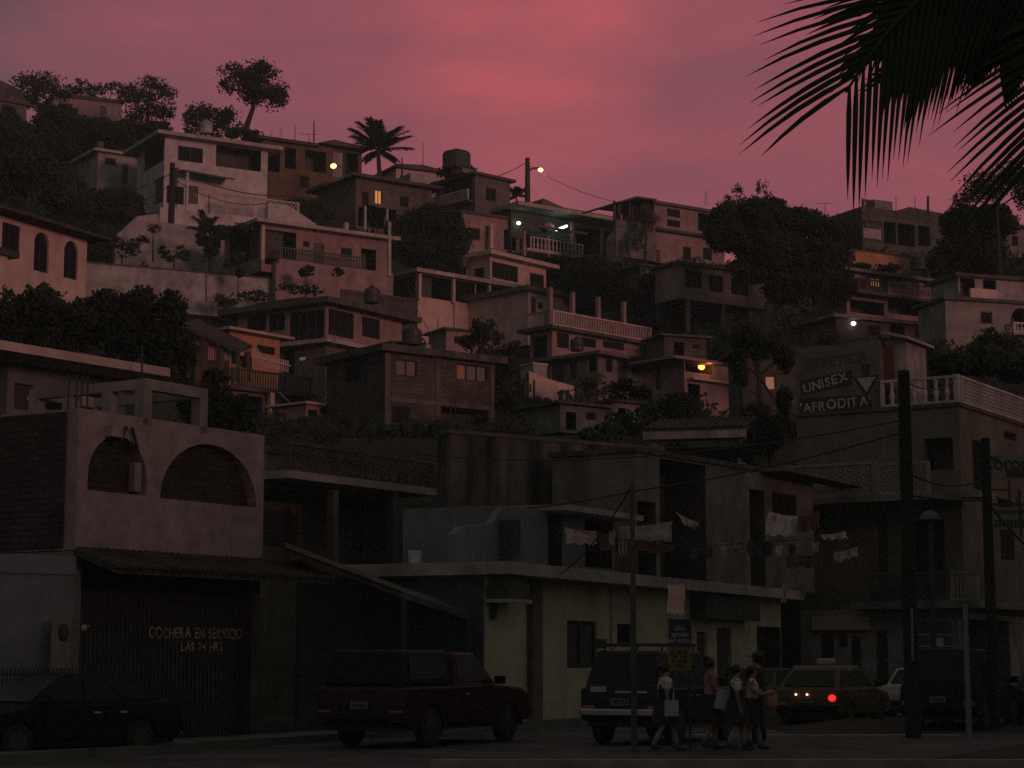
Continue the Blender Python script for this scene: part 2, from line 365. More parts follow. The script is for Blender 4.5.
        return m.build(name, mat, s.root)
FOOT = []
# ------------------------------------------------------------------ vegetation
def leaves(mb, c, rx, ry, rz, n, ls, hollow=.35):
    for _ in range(n):
        while True:
            p = Vector((random.uniform(-1, 1), random.uniform(-1, 1), random.uniform(-1, 1)))
            if hollow < p.length < 1: break
        q = Vector((c[0]+p.x*rx, c[1]+p.y*ry, c[2]+p.z*rz))
        a = Vector((random.gauss(0, 1), random.gauss(0, 1), random.gauss(0, 1))).normalized(); b = a.orthogonal().normalized()
        L_ = ls*random.uniform(.6, 1.3); w = L_*random.uniform(.3, .5)
        mb.quad(q-a*L_/2, q+b*w, q+a*L_/2, q-b*w)
def crown_blobs(mb, Y, blobs, leafpx, dens, sub=7, depth=1.0):
    leafpx *= .85
    s = F/Y; ls = leafpx/s
    for (px, py, rx, ry) in blobs:
        c = W(px, py, Y); RX, RZ = rx/s, ry/s; RY = (RX+RZ)/2*depth
        k = max(5, int(sub*(rx*ry)**.5/(7 if dens < .95 else 4.5)))
        for _ in range(k):
            while True:
                p = Vector((random.uniform(-1, 1), random.uniform(-1, 1), random.uniform(-1, 1)))
                if p.length < 1: break
            f = random.uniform(.16, .5)
            p = p*(1.08-f*.85)
            n = int(dens*(rx*f)*(ry*f)*(9 if dens < .95 else 19)/(leafpx*leafpx))+6
            leaves(mb, (c.x+p.x*RX, c.y+p.y*RY, c.z+p.z*RZ), RX*f, RY*f, RZ*f, n, ls, .1)
def loose(mb, Y, blobs, leafpx, dens):
    s = F/Y; ls = leafpx/s
    for (px, py, rx, ry) in blobs:
        c = W(px, py, Y); n = int(dens*rx*ry*2.6/(leafpx*leafpx)*3)+8
        leaves(mb, c, rx/s*1.08, (rx+ry)/2/s, ry/s*1.08, n, ls*.9, .0)
def tree(name, label, cat, Y, blobs, trunk, tr=.14, leaf='leafdark', leafpx=4.5, dens=1.0, sub=9, limbs=True, group=None, depth=1.0):
    base = W(trunk[0][0], trunk[0][1], Y)
    t = thing(name, label, cat, base, 0, group)
    m = MB(); pts = [W(x, y, Y) for x, y in trunk]; n = len(pts)
    m.tube(pts, [tr*(1-.6*i/max(1, n-1)) for i in range(n)], 8)
    if limbs:
        top = pts[-1]
        for (px, py, rx, ry) in blobs:
            e = W(px, py, Y)+Vector((0, random.uniform(-.5, .5), 0)); st = pts[-2].lerp(top, .6) if n > 1 else top
            m.tube([st, st.lerp(e, .5)+Vector((0, 0, .15)), e], [tr*.45, tr*.3, tr*.12], 6)
            for _ in range(3):
                e2 = e+Vector((random.uniform(-1, 1)*rx, random.uniform(-.6, .6)*rx, random.uniform(-.4, 1)*ry))/(F/Y)*.8
                m.tube([e.lerp(st, .3), e2], [tr*.18, tr*.06], 5)
    m.build('trunk', 'bark', t, True)
    c = MB(); crown_blobs(c, Y, blobs, leafpx, dens, sub, depth); loose(c, Y, blobs, leafpx, dens); c.build('crown', leaf, t, True)
    return t
def palm_frond(mb, mr, P0, P1, P2, n=40, ll=.6, w=.035, droop=.5, out=None, seed=0):
    """rachis along a quadratic curve P0-P1-P2; leaflets both sides"""
    rnd = random.Random(seed)
    P0, P1, P2 = Vector(P0), Vector(P1), Vector(P2)
    cur = lambda t: P0*(1-t)**2+P1*2*t*(1-t)+P2*t*t
    mr.tube([cur(i/12) for i in range(13)], [.022*(1-.85*i/12)*(ll/.6)+.002 for i in range(13)], 6)
    for i in range(n):
        t = .1+.9*(i+.5)/n; p = cur(t); d = (cur(min(1, t+.02))-cur(t-.02)).normalized()
        side = d.cross(Vector((0, 0, 1)) if out is None else out)
        if side.length < .05: side = Vector((1, 0, 0))
        side.normalize(); up = side.cross(d).normalized()
        L_ = ll*(math.sin(math.pi*(.12+.72*t))**.5)*rnd.uniform(.88, 1.08)
        for sg in (-1, 1):
            dr = (d*(.55+.5*t)+side*sg*(.9-.35*t)+up*.12).normalized()
            q = [p]; dd = dr.copy(); seg = 4
            for k in range(seg):
                dd = (dd+Vector((0, 0, -1))*droop*.28*rnd.uniform(.6, 1.3)).normalized(); q.append(q[-1]+dd*L_/seg)
            ws = [w*.5, w, w*.9, w*.6, .002]
            nn = dd.cross(up).normalized()
            b = len(mb.v)
            for k in range(seg+1): mb.v += [q[k]-nn*ws[k]/2, q[k]+nn*ws[k]/2]
            for k in range(seg): mb.f.append((b+2*k, b+2*k+1, b+2*k+3, b+2*k+2))
def palm_tree(label, Y, base, top, fl, nf, seed, tr=.16, ll=.7, n=26, cat='palm tree', w=.05):
    rnd = random.Random(seed); b = W(*base, Y); tp = W(*top, Y)
    t = thing('palm_tree', label, cat, b)
    m = MB(); m.tube([b, b.lerp(tp, .5)+Vector((.1, 0, 0)), tp], [tr, tr*.8, tr*.7], 8); m.build('trunk', 'bark', t, True)
    lv = MB(); rc = MB()
    for i in range(nf):
        a = 2*math.pi*i/nf+rnd.uniform(-.2, .2); el = rnd.uniform(.35, 1.4) if i % 4 else rnd.uniform(-.1, .3); L_ = fl*rnd.uniform(.85, 1.1)
        h = Vector((math.cos(a), math.sin(a), 0))
        P1 = tp+(h*math.cos(el)+Vector((0, 0, math.sin(el))))*L_*.55; P2 = tp+h*L_*(.55+.4*math.cos(el))+Vector((0, 0, L_*(math.sin(el)*.98-.12)))
        palm_frond(lv, rc, tp, P1, P2, n, ll, w, .5, seed=seed+i)
    lv.build('crown', 'palm', t, True); rc.build('rachis', 'palm', t, True)
    return t
# ================================================================== HILLTOP ROW
HG = 'houses stacked on the hillside'
def house(name, label, *a, **k): return Bld(name, label, 'house', *a, group=HG, **k)
def antenna(px, y0, y1, Y, label, r=.035, arms=0, lean=0):
    b = W(px, y1, Y); t = W(px+lean, y0, Y); m = MB(); m.tube([b, t], [r, r*.7], 6)
    for k in range(arms):
        c = b.lerp(t, .97-.1*k); L_ = .7-.12*k; m.bar(c-Vector((L_, .1, 0)), c+Vector((L_, .1, 0)), .03, .03)
    tag(m.build('antenna', 'darkmetal', origin=b), label, 'antenna', 'rooftop aerials')
# white two storey house, top left
b = house('house', 'white two-storey house with wide balcony opening and lattice terrace, high on the left', (165, 137, 145), (268, 149.2), 236, left=138)
up = b.fp(215, 176)[1]
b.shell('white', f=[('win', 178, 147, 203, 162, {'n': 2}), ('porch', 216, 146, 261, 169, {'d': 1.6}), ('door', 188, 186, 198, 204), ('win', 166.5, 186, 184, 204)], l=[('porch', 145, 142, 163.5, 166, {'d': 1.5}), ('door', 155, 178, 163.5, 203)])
b.slab(b.H, .28, 'slabpink', .9)
b.columnx(b.fp(261, 150)[0]+.12, .12, b.fp(261, 170)[1], b.H, 'white', .2)
x0 = b.fp(176, 182)[0]; x1 = b.fp(226, 182)[0]; z = b.fp(188, 172.5)[1]
m = MB(); m.quad((x0, -1.7, z-.25), (x1, -1.7, z-.45), (x1, -.01, z), (x0, -.01, z+.1)); m.quad((x0, -1.7, z-.37), (x1, -1.7, z-.57), (x1, -.01, z-.12), (x0, -.01, z-.02)); m.quad((x0, -1.7, z-.25), (x1, -1.7, z-.45), (x1, -1.7, z-.57), (x0, -1.7, z-.37)); m.quad((x1, -1.7, z-.45), (x1, -.01, z), (x1, -.01, z-.12), (x1, -1.7, z-.57)); m.quad((x0, -1.7, z-.25), (x0, -.01, z+.1), (x0, -.01, z-.02), (x0, -1.7, z-.37))
m.build('porch_roof', 'sheetroof', b.root)
b.columnx(b.fp(187, 190, -1.5)[0], -1.5, -1.2, z-.42, 'white', .2)
zt = b.fp(187, 205, -3)[1]
b.box('terrace', 'white', b.fp(160, 205, -2.6)[0], b.Wd+1.6, -2.6, -.01, -3.5, zt-.3)
zl = b.fp(255, 197, -2.6)[1]
b.balustrade(b.fp(226, 203, -2.6)[0], b.fp(255, 203, -2.6)[0], zt-.3, zl, 'white', 'lattice', .33, d=-2.5)
b.balustrade(b.fp(255.4, 203, -2.6)[0], b.Wd+1.55, zt-.3, zl, 'white', 'lattice', .33, d=-2.5)
W1 = b
# sloped white stair wall right of it
m = MB(); P = [W(268, 203, 146), W(288, 205, 146.5), W(316, 224, 147.5), W(316, 240, 147.5), W(268, 240, 146)]
m.v = [p for p in P]+[p+Vector((-.15, .3, 0)) for p in P]; n = 5
m.f = [(0, 1, 2, 3, 4), (9, 8, 7, 6, 5)]+[(i, i+5, (i+1) % 5+5, (i+1) % 5) for i in range(5)]
tag(m.build('stair_wall', 'white', origin=P[4]), 'white wall sloping down beside the lattice terrace', 'wall')
b = Bld('retaining_wall', 'whitewashed sloping terrace wall at the foot of the white two-storey house', 'wall', (116, 240, 135.5), (228, 140.5), 275, D=.4)
q = [b.fp(x, y) for x, y in ((118, 236), (138, 216), (158, 214), (160, 222), (226, 230))]
m = MB(); m.prism([(0, -.5), (b.Wd, -.5), (b.Wd, q[4][1])]+[(q[3][0], q[3][1]), (q[2][0], q[2][1]), (q[1][0], q[1][1]), (0, q[0][1])], b.T('f'), 0, .4); m.build('wall', 'whiteold', b.root)
# small pale house to its left
b = house('house', 'small pale house with one dark window and a chimney, left of the white two-storey house', (98, 152, 152), (142, 154), 196, D=5)
b.shell('whiteold', f=[('win', 105, 158, 116, 165), ('door', 122, 164, 128, 184)])
b.slab(b.H, .2, 'slabpink', .5)
b.box('chimney', 'brown', .1, .6, .3, .8, b.H+.21, b.H+.95)
# dark rounded-roof house at the top left edge, hilltop wall building
b = house('house', 'dark house under a rounded roof at the left edge of the skyline', (-30, 96, 160), (27, 163), 150, D=6)
b.shell('brown', f=[('win', 2, 105, 14, 118), ('win', -18, 105, -8, 118)])
m = MB(); pr = [(-.3, b.H+.01), (b.Wd+.3, b.H+.01), (b.Wd*.93, b.H+.6), (b.Wd*.75, b.H+1.35), (b.Wd*.5, b.H+1.7), (b.Wd*.25, b.H+1.5), (b.Wd*.07, b.H+.6)]
m.prism(pr, b.T('f'), -.3, b.D); m.build('roof', 'sheetroof', b.root)
b = house('house', 'long windowless house with a flat dark roof edge among the skyline trees', (54, 96, 172), (122, 174.5), 134, D=6)
b.shell('pinkdim', f=[('win', 70, 108, 78, 116), ('door', 100, 106, 106, 124)]); b.slab(b.H, .3, 'slabdark', .2)
# brown house beside palm
b = house('house', 'brown brick house with tall dark upper openings under the street lamp', (262, 140, 155), (362, 159.5), 226, D=7)
zs = b.fp(310, 170)[1]
b.shell('brick', f=[('win', 300, 176, 309, 188, {'fmat': 'wood'}), ('porch', 268, 148, 280, 172), ('porch', 285, 148, 296, 169), ('porch', 305, 151, 326, 172), ('porch', 347, 152, 358, 176), ('void', 284, 200, 296, 222)])
b.slab(b.H, .25, 'slabdark', .5, x1=b.fp(316, 140)[0])
b.box('parapet', 'slabdark', b.fp(268, 140)[0], b.fp(285, 140)[0], 1.5, 3.5, b.H+.26, b.H+.75)
xa = b.fp(318, 150)[0]
b.box('upper_room', 'grey', xa+.2, b.Wd, .3, 4, b.H+.01, b.H+.3)
m = MB(); m.prism([(xa-.2, b.H+.31), (b.Wd+.5, b.H+.31), (b.Wd+.2, b.H+.5), (xa+1.2, b.H+.75)], b.T('f'), -.5, 4.5); m.build('roof', 'slabdark', b.root)
x_, z_ = b.fp(333, 152); x2, z2 = b.fp(345, 178)
b.box('panel', 'whiteold', x_, x2, -.03, -.003, z2, z_)  # pale patch painted where this wall catches light
# row behind right of it
b = house('house', 'low brown house with a glowing orange window below the tall palm', (356, 178, 150), (432, 154), 232, D=6)
b.shell('brown', f=[('win', 375, 190, 382, 204, {'mat': 'litorange', 'n': 2}), ('win', 362, 192, 369, 205), ('porch', 358, 207, 364, 226), ('porch', 366, 208, 384, 228), ('porch', 386, 210, 396, 230), ('win', 400, 196, 409, 207)])
b.slab(b.H, .25, 'slabdark', .7)
m = MB(); z = b.fp(375, 206)[1]; xa = b.fp(363, 206)[0]; xb = b.fp(397, 206)[0]; m.prism([(0, z), (0, z)], b.T('f'), 0, 0) if 0 else None
m.quad((xa, -1.8, z-.45), (xb, -1.8, z-.45), (xb, -.01, z), (xa, -.01, z)); m.quad((xa, -1.8, z-.55), (xb, -1.8, z-.55), (xb, -.01, z-.1), (xa, -.01, z-.1)); m.quad((xa, -1.8, z-.55), (xb, -1.8, z-.55), (xb, -1.8, z-.45), (xa, -1.8, z-.45)); m.build('porch_roof', 'sheetroof', b.root)
for px in (365, 387): b.columnx(b.fp(px, 215, -1.7)[0], -1.7, -.5, z-.56, 'paleframe', .16)
b = house('house', 'pale flat-roofed house on the skyline right of the tall palm', (396, 168, 166), (440, 168), 205, D=6)
b.shell('pinkwall', f=[('win', 400, 176, 410, 186), ('void', 428, 178, 436, 190)], l=[])
m = MB(); m.prism([(-.4, b.H+.002), (b.Wd+.4, b.H+.002), (b.Wd+.2, b.H+.2), (b.Wd*.55, b.H+.45), (-.2, b.H+.25)], b.T('f'), -.5, b.D); m.build('roof', 'slabdark', b.root)
xa, za = b.fp(396, 176, -1.6); b.box('lower_room', 'whiteold', b.fp(410, 180, -2)[0], b.fp(437, 180, -2)[0], -2, -.01, -2, b.fp(420, 174, -2)[1])
# house with water tank
b = house('house', 'brown house with a lattice balcony and dark water tank on its roof', (475, 175, 151), (510, 153.5), 214, left=436)
b.shell('brown', f=[('win', 486, 188, 496, 201)], l=[('porch', 441, 180, 472, 203, {'d': 1.4})])
b.slab(b.H, .22, 'slabdark', .35)
zb, zt = b.lp(456, 205)[1], b.lp(456, 194)[1]
b.balustrade(.1, b.D-.2, zb, zt, 'pinkwall', 'lattice', .28, side='l', d=-.5)
b.box('balcony_floor', 'slabdark', -.7, -.01, .1, b.D, zb-.15, zb-.005)
b.columnx(-.2, 1.2, b.H+.23, b.H+.6, 'grey', 1.2, 'tank_stand')
tk = b
# lower storey of it
b = house('house', 'brown lower house with a white pillar, between the dark round bush and lit gallery', (462, 213, 149), (522, 152), 252, D=6)
b.shell('pinkdim', f=[('win', 487, 226, 493, 236), ('void', 504, 230, 516, 250), ('win', 472, 228, 480, 240)])
b.slab(b.H, .2, 'slabdark', .2); b.columnx(b.fp(491, 238, -.5)[0], -.5, b.fp(491, 250)[1], b.fp(491, 226)[1], 'pinkwall', .28)
# gallery with lit lamps
b = house('house', 'hilltop house with a green wall, fluorescent tube and railed gallery below the lamp post', (511, 209, 151), (617, 157.5), 268, D=7)
zf = b.fp(555, 258)[1]
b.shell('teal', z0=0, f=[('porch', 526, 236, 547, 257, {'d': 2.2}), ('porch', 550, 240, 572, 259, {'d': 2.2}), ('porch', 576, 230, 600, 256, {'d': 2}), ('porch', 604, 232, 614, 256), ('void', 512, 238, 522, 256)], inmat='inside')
b.slab(b.H, .3, 'slabpink', .5, y0=-1.6)
b.box('balcony_floor', 'slabpink', .2, b.Wd, -1.8, -.01, zf-.2, zf)
for px, a_, c_ in ((524, 231, 256), (548, 236, 257), (572, 222, 257), (602, 228, 256)): b.column(px, a_, c_, 'pinkdim', -1.5, .22)
b.balustrade(b.fp(530, 255, -1.6)[0], b.fp(583, 255, -1.6)[0], zf+.01, zf+1.0, 'paleframe', 'turned', .35, d=-1.6)
x, z = b.fp(549, 232); b.box('awning_beam', 'brown', b.fp(524, 233)[0], b.fp(574, 233)[0], -1.62, -1.42, b.fp(549, 234)[1]-.02, b.fp(549, 232)[1])
m = MB(); c = b.fp(519, 223, -.3); m.sphere((c[0], -.25, c[1]), .18, .16, .14); l = m.build('lamp', 'lampgreen', b.root)
m = MB(); p = b.fp(556, 230, -1.2); q = b.fp(567, 226.5, -1.2); m.tube([(p[0], -1.2, p[1]), (q[0], -1.2, q[1]+.05)], .09, 8); m.build('tube_light', 'tubelamp', b.root)
m = MB(); p = b.fp(549, 227, -.5); m.sphere((p[0], -.5, p[1]), .5, .4, .32); 
o = m.build('round_tank', 'pinkwall', b.root)
m = MB(); p = b.fp(600, 238, -2.3); 
# pale rounded wall right of gallery
m.v = []; m.f = []; n0 = [W(x, y, 155) for x, y in ((606, 262), (606, 240), (610, 233), (618, 232), (628, 233), (634, 240), (636, 262))]
k = len(n0); m.v = n0+[p+Vector((0, .4, 0)) for p in n0]; m.f = [tuple(range(k)), tuple(range(2*k-1, k-1, -1))]+[(i, i+k, (i+1) % k+k, (i+1) % k) for i in range(k)]
tag(m.build('garden_wall', 'pinkwall', origin=n0[0]), 'pale round-topped garden wall beside the fluorescent-lit gallery', 'wall')
# roofs on the right of the street lamp
b = house('house', 'grey rooftop room behind the street lamp on the skyline', (541, 208, 163), (624, 168), 232, D=5)
b.shell('grey', f=[('win', 556, 211, 564, 217), ('win', 590, 214, 598, 220)]); 
m = MB(); m.prism([(-.2, b.H+.002), (b.Wd+.2, b.H+.002), (b.Wd*.9, b.H+.2), (b.Wd*.25, b.H+.3), (.1, b.H+.8)], b.T('f'), -.2, b.D); m.build('roof', 'sheetroof', b.root)
# two storey dark pink house
b = house('house', 'dark pink two-storey house with an open-sided rooftop porch, left of the big skyline tree', (654, 204, 149), (724, 153), 262, D=4)
b.shell('pinkdim', f=[('win', 667, 209, 680, 217), ('win', 667, 220, 680, 227), ('porch', 698, 214, 716, 232), ('door', 655.5, 250, 660, 262), ('win', 683, 247, 691, 260), ('win', 703, 248, 712, 260)], l=[])
b.slab(b.H, .22, 'brown', .35)
xa = b.fp(614, 205)[0]; m = MB(); m.prism([(xa, b.H-.55), (xa+1.6, b.H+.0), (-.36, b.H+.05), (-.36, b.H+.2), (xa+1.5, b.H+.15), (xa, b.H-.42)], b.T('f'), -.8, 4); m.build('porch_roof', 'slabdark', b.root)
for i, px in enumerate((616, 624, 631, 638, 646)): b.columnx(b.fp(px, 215)[0], .2+.5*(i % 2), b.H-2.6, b.H-.2, 'slabdark', .3 if i == 1 else .16)
zz = b.fp(630, 222)[1]; b.box('porch_wall', 'grey', xa, -.02, -.2, 0, 0, zz)
b.box('ledge', 'slabdark', .0, b.Wd, -.5, -.01, b.fp(690, 235)[1]-.1, b.fp(690, 235)[1]+.1)
# pale house on stilts
b = house('house', 'pale pink house with three square windows standing on stilts', (679, 264, 131), (768, 135.5), 331, D=2.6)
zf = b.fp(715, 303)[1]
b.shell('pinkdim', z0=zf, f=[('win', 685, 270, 702, 288), ('win', 709, 275, 723, 292), ('win', 731, 279, 749, 295)])
b.slab(b.H, .2, 'slabdark', .3); b.box('under_wall', 'inside', 0, b.Wd-2, 2.2, 2.5, 0, zf-.01)
for px in (690, 725, 752): b.columnx(b.fp(px, 320)[0], .2, 0, zf-.002, 'pinkdim', .22)
b.box('side_wall', 'pinkdim', b.fp(755, 320)[0], b.Wd, .4, 2.1, 0, zf-.002)
# ================================================================== RIGHT HILL
b = house('house', 'dark skyline house with a pale pierced-block wall panel, right of the big tree', (862, 213, 149), (952, 153), 256, D=4.4)
b.shell('greydark', f=[('porch', 884, 222, 896, 244), ('porch', 898, 224, 915, 246), ('porch', 918, 226, 930, 246)])
b.slab(b.H, .5, 'slabdark', .05)
x0, z1 = b.fp(863, 222, -.1); x1, z0 = b.fp(881, 240, -.1); b.box('panel', 'whiteold', x0, x1, -.13, -.01, z0, z1)
b.balustrade(x0, x1, z1-.4, z1+.2, 'slabdark', 'lattice', .25, d=-.3)
xa, za = b.fp(897, 208, 1); xb = b.fp(945, 208, 1)[0]
m = MB(); m.prism([(xa, b.H+.51), (xb, b.H+.51), (xb, b.H+1.05), (xa+1.2, b.H+1.25), (xa+.3, b.H+.9)], b.T('f'), 1, 4); m.build('rooftop_room', 'slabdark', b.root)
b.balustrade(b.fp(864, 205)[0], b.fp(876, 205)[0], b.H+.51, b.H+1.15, 'slabdark', 'lattice', .35, d=.2)
b.box('water_tank', 'grey', b.fp(877, 205)[0], b.fp(896, 205)[0], .4, 1.4, b.H+.51, b.H+1.3)
b = Bld('retaining_wall', 'orange ochre wall across the slope below the dark skyline house', 'wall', (849, 250, 138), (917, 141), 272, D=.4)
b.shell('orange'); b.slab(b.H, .1, 'slabdark', .05)
b = house('house', 'long low house with one lit orange window and a railed balcony, below the ochre wall', (846, 272, 124), (952, 129), 318, D=6)
zf = b.fp(900, 299)[1]
b.shell('pinkdim', f=[('win', 871, 278, 881, 287, {'mat': 'litwarm', 'n': 2}), ('win', 852, 279, 866, 294), ('void', 884, 279, 892, 296), ('door', 911, 277, 919, 297), ('win', 927, 278, 938, 288), ('porch', 850, 301, 884, 314), ('porch', 888, 302, 922, 315)])
b.slab(b.H, .2, 'grey', .6); b.box('balcony_floor', 'slabdark', 0, b.Wd, -1.0, -.01, zf-.18, zf)
b.balustrade(b.fp(888, 295, -.9)[0], b.Wd-.05, zf+.01, zf+.85, 'pinkdim', 'turned', .22, d=-.9)
b.balustrade(.1, b.fp(887.5, 295, -.9)[0], zf+.01, zf+.8, 'darkmetal', 'bars', .2, d=-.9)
b = house('house', 'dark low house with a white bulb on its wall, under the long balcony house', (836, 318, 116), (950, 120), 345, D=6)
b.shell('greydark', f=[('win', 868, 325, 880, 336), ('porch', 890, 324, 905, 345), ('win', 915, 326, 926, 337)]); b.slab(b.H, .2, 'grey', .4)
m = MB(); p = b.fp(853.5, 323.5, -.2); m.sphere((p[0], -.2, p[1]), .15, .15, .13); m.build('lamp', 'lampwhite', b.root)
b = house('house', 'white house with a square window and arched balcony at the right edge', (945, 300, 108), (1050, 110), 352, D=3)
b.shell('concrete', f=[('win', 980.5, 311.5, 992.5, 324), ('arch', 1010, 308, 1032, 327, {'arch': .9, 'd': 1.0, 'fill': 1})])
b.slab(b.H, .18, 'slabdark', .25)
zf = b.fp(1018, 334)[1]; x0 = b.fp(1008, 330)[0]; b.box('balcony_floor', 'whiteold', x0, b.Wd, -.6, -.01, zf-.15, zf); b.balustrade(x0+.02, b.Wd-.1, zf+.01, b.fp(1018, 324)[1], 'white', 'turned', .25, d=-.5)
b = house('house', 'small whitewashed rooftop room with a low parapet above the arched-balcony house', (958, 277, 113), (1048, 115), 300, D=3)
b.shell('whiteold', f=[('void', 983, 280, 996, 290), ('void', 960, 278, 975, 296)]); b.slab(b.H, .2, 'slabdark', .3); x0 = b.fp(971, 295, -1)[0]; x1 = b.fp(997, 295, -1)[0]; b.box('parapet', 'pinkwall', x0, x1, -1, -.8, 0, b.fp(985, 289, -1)[1])
b = house('house', 'grey slanted house half hidden by the big right-hand tree', (1004, 226, 133), (1060, 136), 262, D=5)
b.shell('grey', f=[('win', 1012, 236, 1018, 246)]); b.slab(b.H, .2, 'slabdark', .3)
# ================================================================== MIDDLE HILL
b = house('house', 'white house with a corner porch and thin balcony railing, above the long garden wall', (262, 224, 131), (387, 136.5), 271, left=225)
zf = b.fp(330, 268)[1]
b.shell('pinkdim', f=[('porch', 265, 231, 296, 266, {'d': 2.2}), ('win', 303, 241, 309.5, 247, {'n': 1}), ('door', 313, 243.5, 324, 268), ('win', 341, 248, 352, 258), ('void', 361, 249, 376, 270, {'d': 1.2})], l=[('porch', 230, 230, 259, 262, {'d': 1.8})])
b.slab(b.H, .25, 'slabpink', .7); b.columnx(.11, .11, zf, b.H, 'pinkwall', .26)
b.box('balcony_floor', 'pinkdim', b.fp(279, 268, -.9)[0], b.Wd, -.9, -.01, -2.2, zf-.02)
b.balustrade(b.fp(279, 265, -.8)[0], b.fp(365, 265, -.8)[0], zf, zf+.85, 'darkmetal', 'bars', .22, d=-.8, w=.04)
b.box('chimney', 'pinkwall', b.fp(349, 220)[0]-.12, b.fp(349, 220)[0]+.15, .3, .6, b.H+.26, b.H+1.0)
b.box('roof_terrace', 'pinkdim', b.fp(322, 220)[0], b.fp(352, 220)[0], .6, 3, b.H+.26, b.H+.55)
b = Bld('garden_wall', 'long whitewashed garden wall below the white houses on the left', 'wall', (86, 263, 120), (282, 125.5), 306, D=.35)
b.shell('whiteold'); b.slab(b.H, .1, 'slabdark', .03, name='coping')
b = Bld('garden_wall', 'rounded pale retaining wall with dark creeper under the thin balcony railing', 'wall', (276, 264, 124.5), (340, 127.5), 306, D=.4)
b.shell('pinkdim'); m = MB(); m.prism([(0, b.H+.002), (b.Wd, b.H+.002), (b.Wd*.9, b.H+.2), (b.Wd*.5, b.H+.45), (b.Wd*.12, b.H+.3)], b.T('f'), 0, .4); m.build('coping', 'pinkdim', b.root)
# L1 pink house at left edge
b = house('house', 'pink house with two arched windows at the left edge', (-40, 197, 80.5), (88.5, 88), 296, D=8)
zb = b.fp(50, 291)[1]
b.shell('pinkwall', f=[('win', 2, 224, 20, 253, {'bars': 8, 'n': 2}), ('arch', 34, 232.5, 49, 272, {'arch': 0, 'n': 2}), ('arch', 64, 241, 78, 279, {'arch': 0, 'n': 2})])
m = MB(); e = b.H-.1
m.quad((-.5, -.9, e), (b.Wd+.6, -.9, e), (b.Wd-1.5, b.D*.5, e+1.25), (1.5, b.D*.5, e+1.25)); m.quad((b.Wd+.6, -.9, e), (b.Wd+.6, b.D+.8, e), (b.Wd-1.5, b.D*.5, e+1.25)); m.quad((b.Wd+.6, b.D+.8, e), (-.5, b.D+.8, e), (1.5, b.D*.5, e+1.25), (b.Wd-1.5, b.D*.5, e+1.25)); m.quad((-.5, b.D+.8, e), (-.5, -.9, e), (1.5, b.D*.5, e+1.25))
m.quad((-.5, -.9, e-.14), (b.Wd+.6, -.9, e-.14), (b.Wd+.6, b.D+.8, e-.14), (-.5, b.D+.8, e-.14)); m.quad((-.5, -.9, e-.14), (b.Wd+.6, -.9, e-.14), (b.Wd+.6, -.9, e), (-.5, -.9, e)); m.quad((b.Wd+.6, -.9, e-.14), (b.Wd+.6, b.D+.8, e-.14), (b.Wd+.6, b.D+.8, e), (b.Wd+.6, -.9, e))
m.build('roof', 'tile', b.root)
b.box('bay', 'pinkwall', .3, b.fp(7, 275, -1)[0], -1.0, -.01, -.4, b.fp(4, 256, -1)[1]); b.box('bay_roof', 'tile', .1, b.fp(16, 250, -1)[0], -1.2, -.012, b.fp(4, 256, -1)[1]+.002, b.fp(4, 249, -1)[1])
# B12 two storey with corner glazing
b = house('house', 'two-storey house with wide corner glazing under a dark overhanging roof, mid hill', (326, 305, 118), (402, 124.2), 404, left=238)
zs = b.fp(350, 345)[1]
b.shell('pinkdim', z0=zs, f=[('win', 328.5, 311, 354, 337, {'n': 4}), ('win', 362, 318, 380, 338, {'n': 2})], l=[('win', 246, 315, 266, 331, {'n': 2}), ('win', 268, 314, 285, 331, {'n': 2}), ('win', 289, 311, 324, 341, {'n': 4})])
b.slab(b.H, .35, 'slabdark', .9); b.slab(zs-.26, .25, 'slabpink', .8, 'floor_slab')
xx = b.fp(305, 375, 1.5)
b.shell('brown', z0=0, z1=zs-.262, f=[('void', 334, 358, 345, 402)], l=[('win', 298, 356, 305.5, 361, {'mat': 'litgreen', 'n': 1}), ('porch', 280, 350, 294, 375)], name='lower_wall')
b.box('rooftop_hedge_box', 'slabdark', .5, b.Wd-1, 2, b.D-1, b.H+.36, b.H+.8)
# B13 orange house with curtains
b = house('house', 'orange house with a tiled lean-to and curtained gallery, left of mid hill', (230, 331, 108.5), (280, 111.5), 392, left=196)
b.shell('orange', f=[('win', 257, 346, 275, 354), ('void', 236, 356, 252, 368)]); b.slab(b.H, .15, 'slabpink', .6)
m = MB(); a0, a1, a2, a3 = W(186, 326, 106), W(196, 318, 108), W(252, 345, 108), W(238, 350, 106)
dn = Vector((0, 0, -.18)); m.v = [a0, a1, a2, a3, a0+dn, a1+dn, a2+dn, a3+dn]; m.f = [(0, 1, 2, 3), (7, 6, 5, 4), (0, 4, 5, 1), (1, 5, 6, 2), (2, 6, 7, 3), (3, 7, 4, 0)]; m.build('lean_to_roof', 'tile', b.root, True)
for px, py in ((189, 330), (206, 337), (222, 344), (238, 350), (249, 351)):
    m = MB(); p = W(px, py, 106.3); q = W(px, 382, 106.3); m.bar(q, p, .2, .2); m.build('column', 'slabdark', b.root, True)
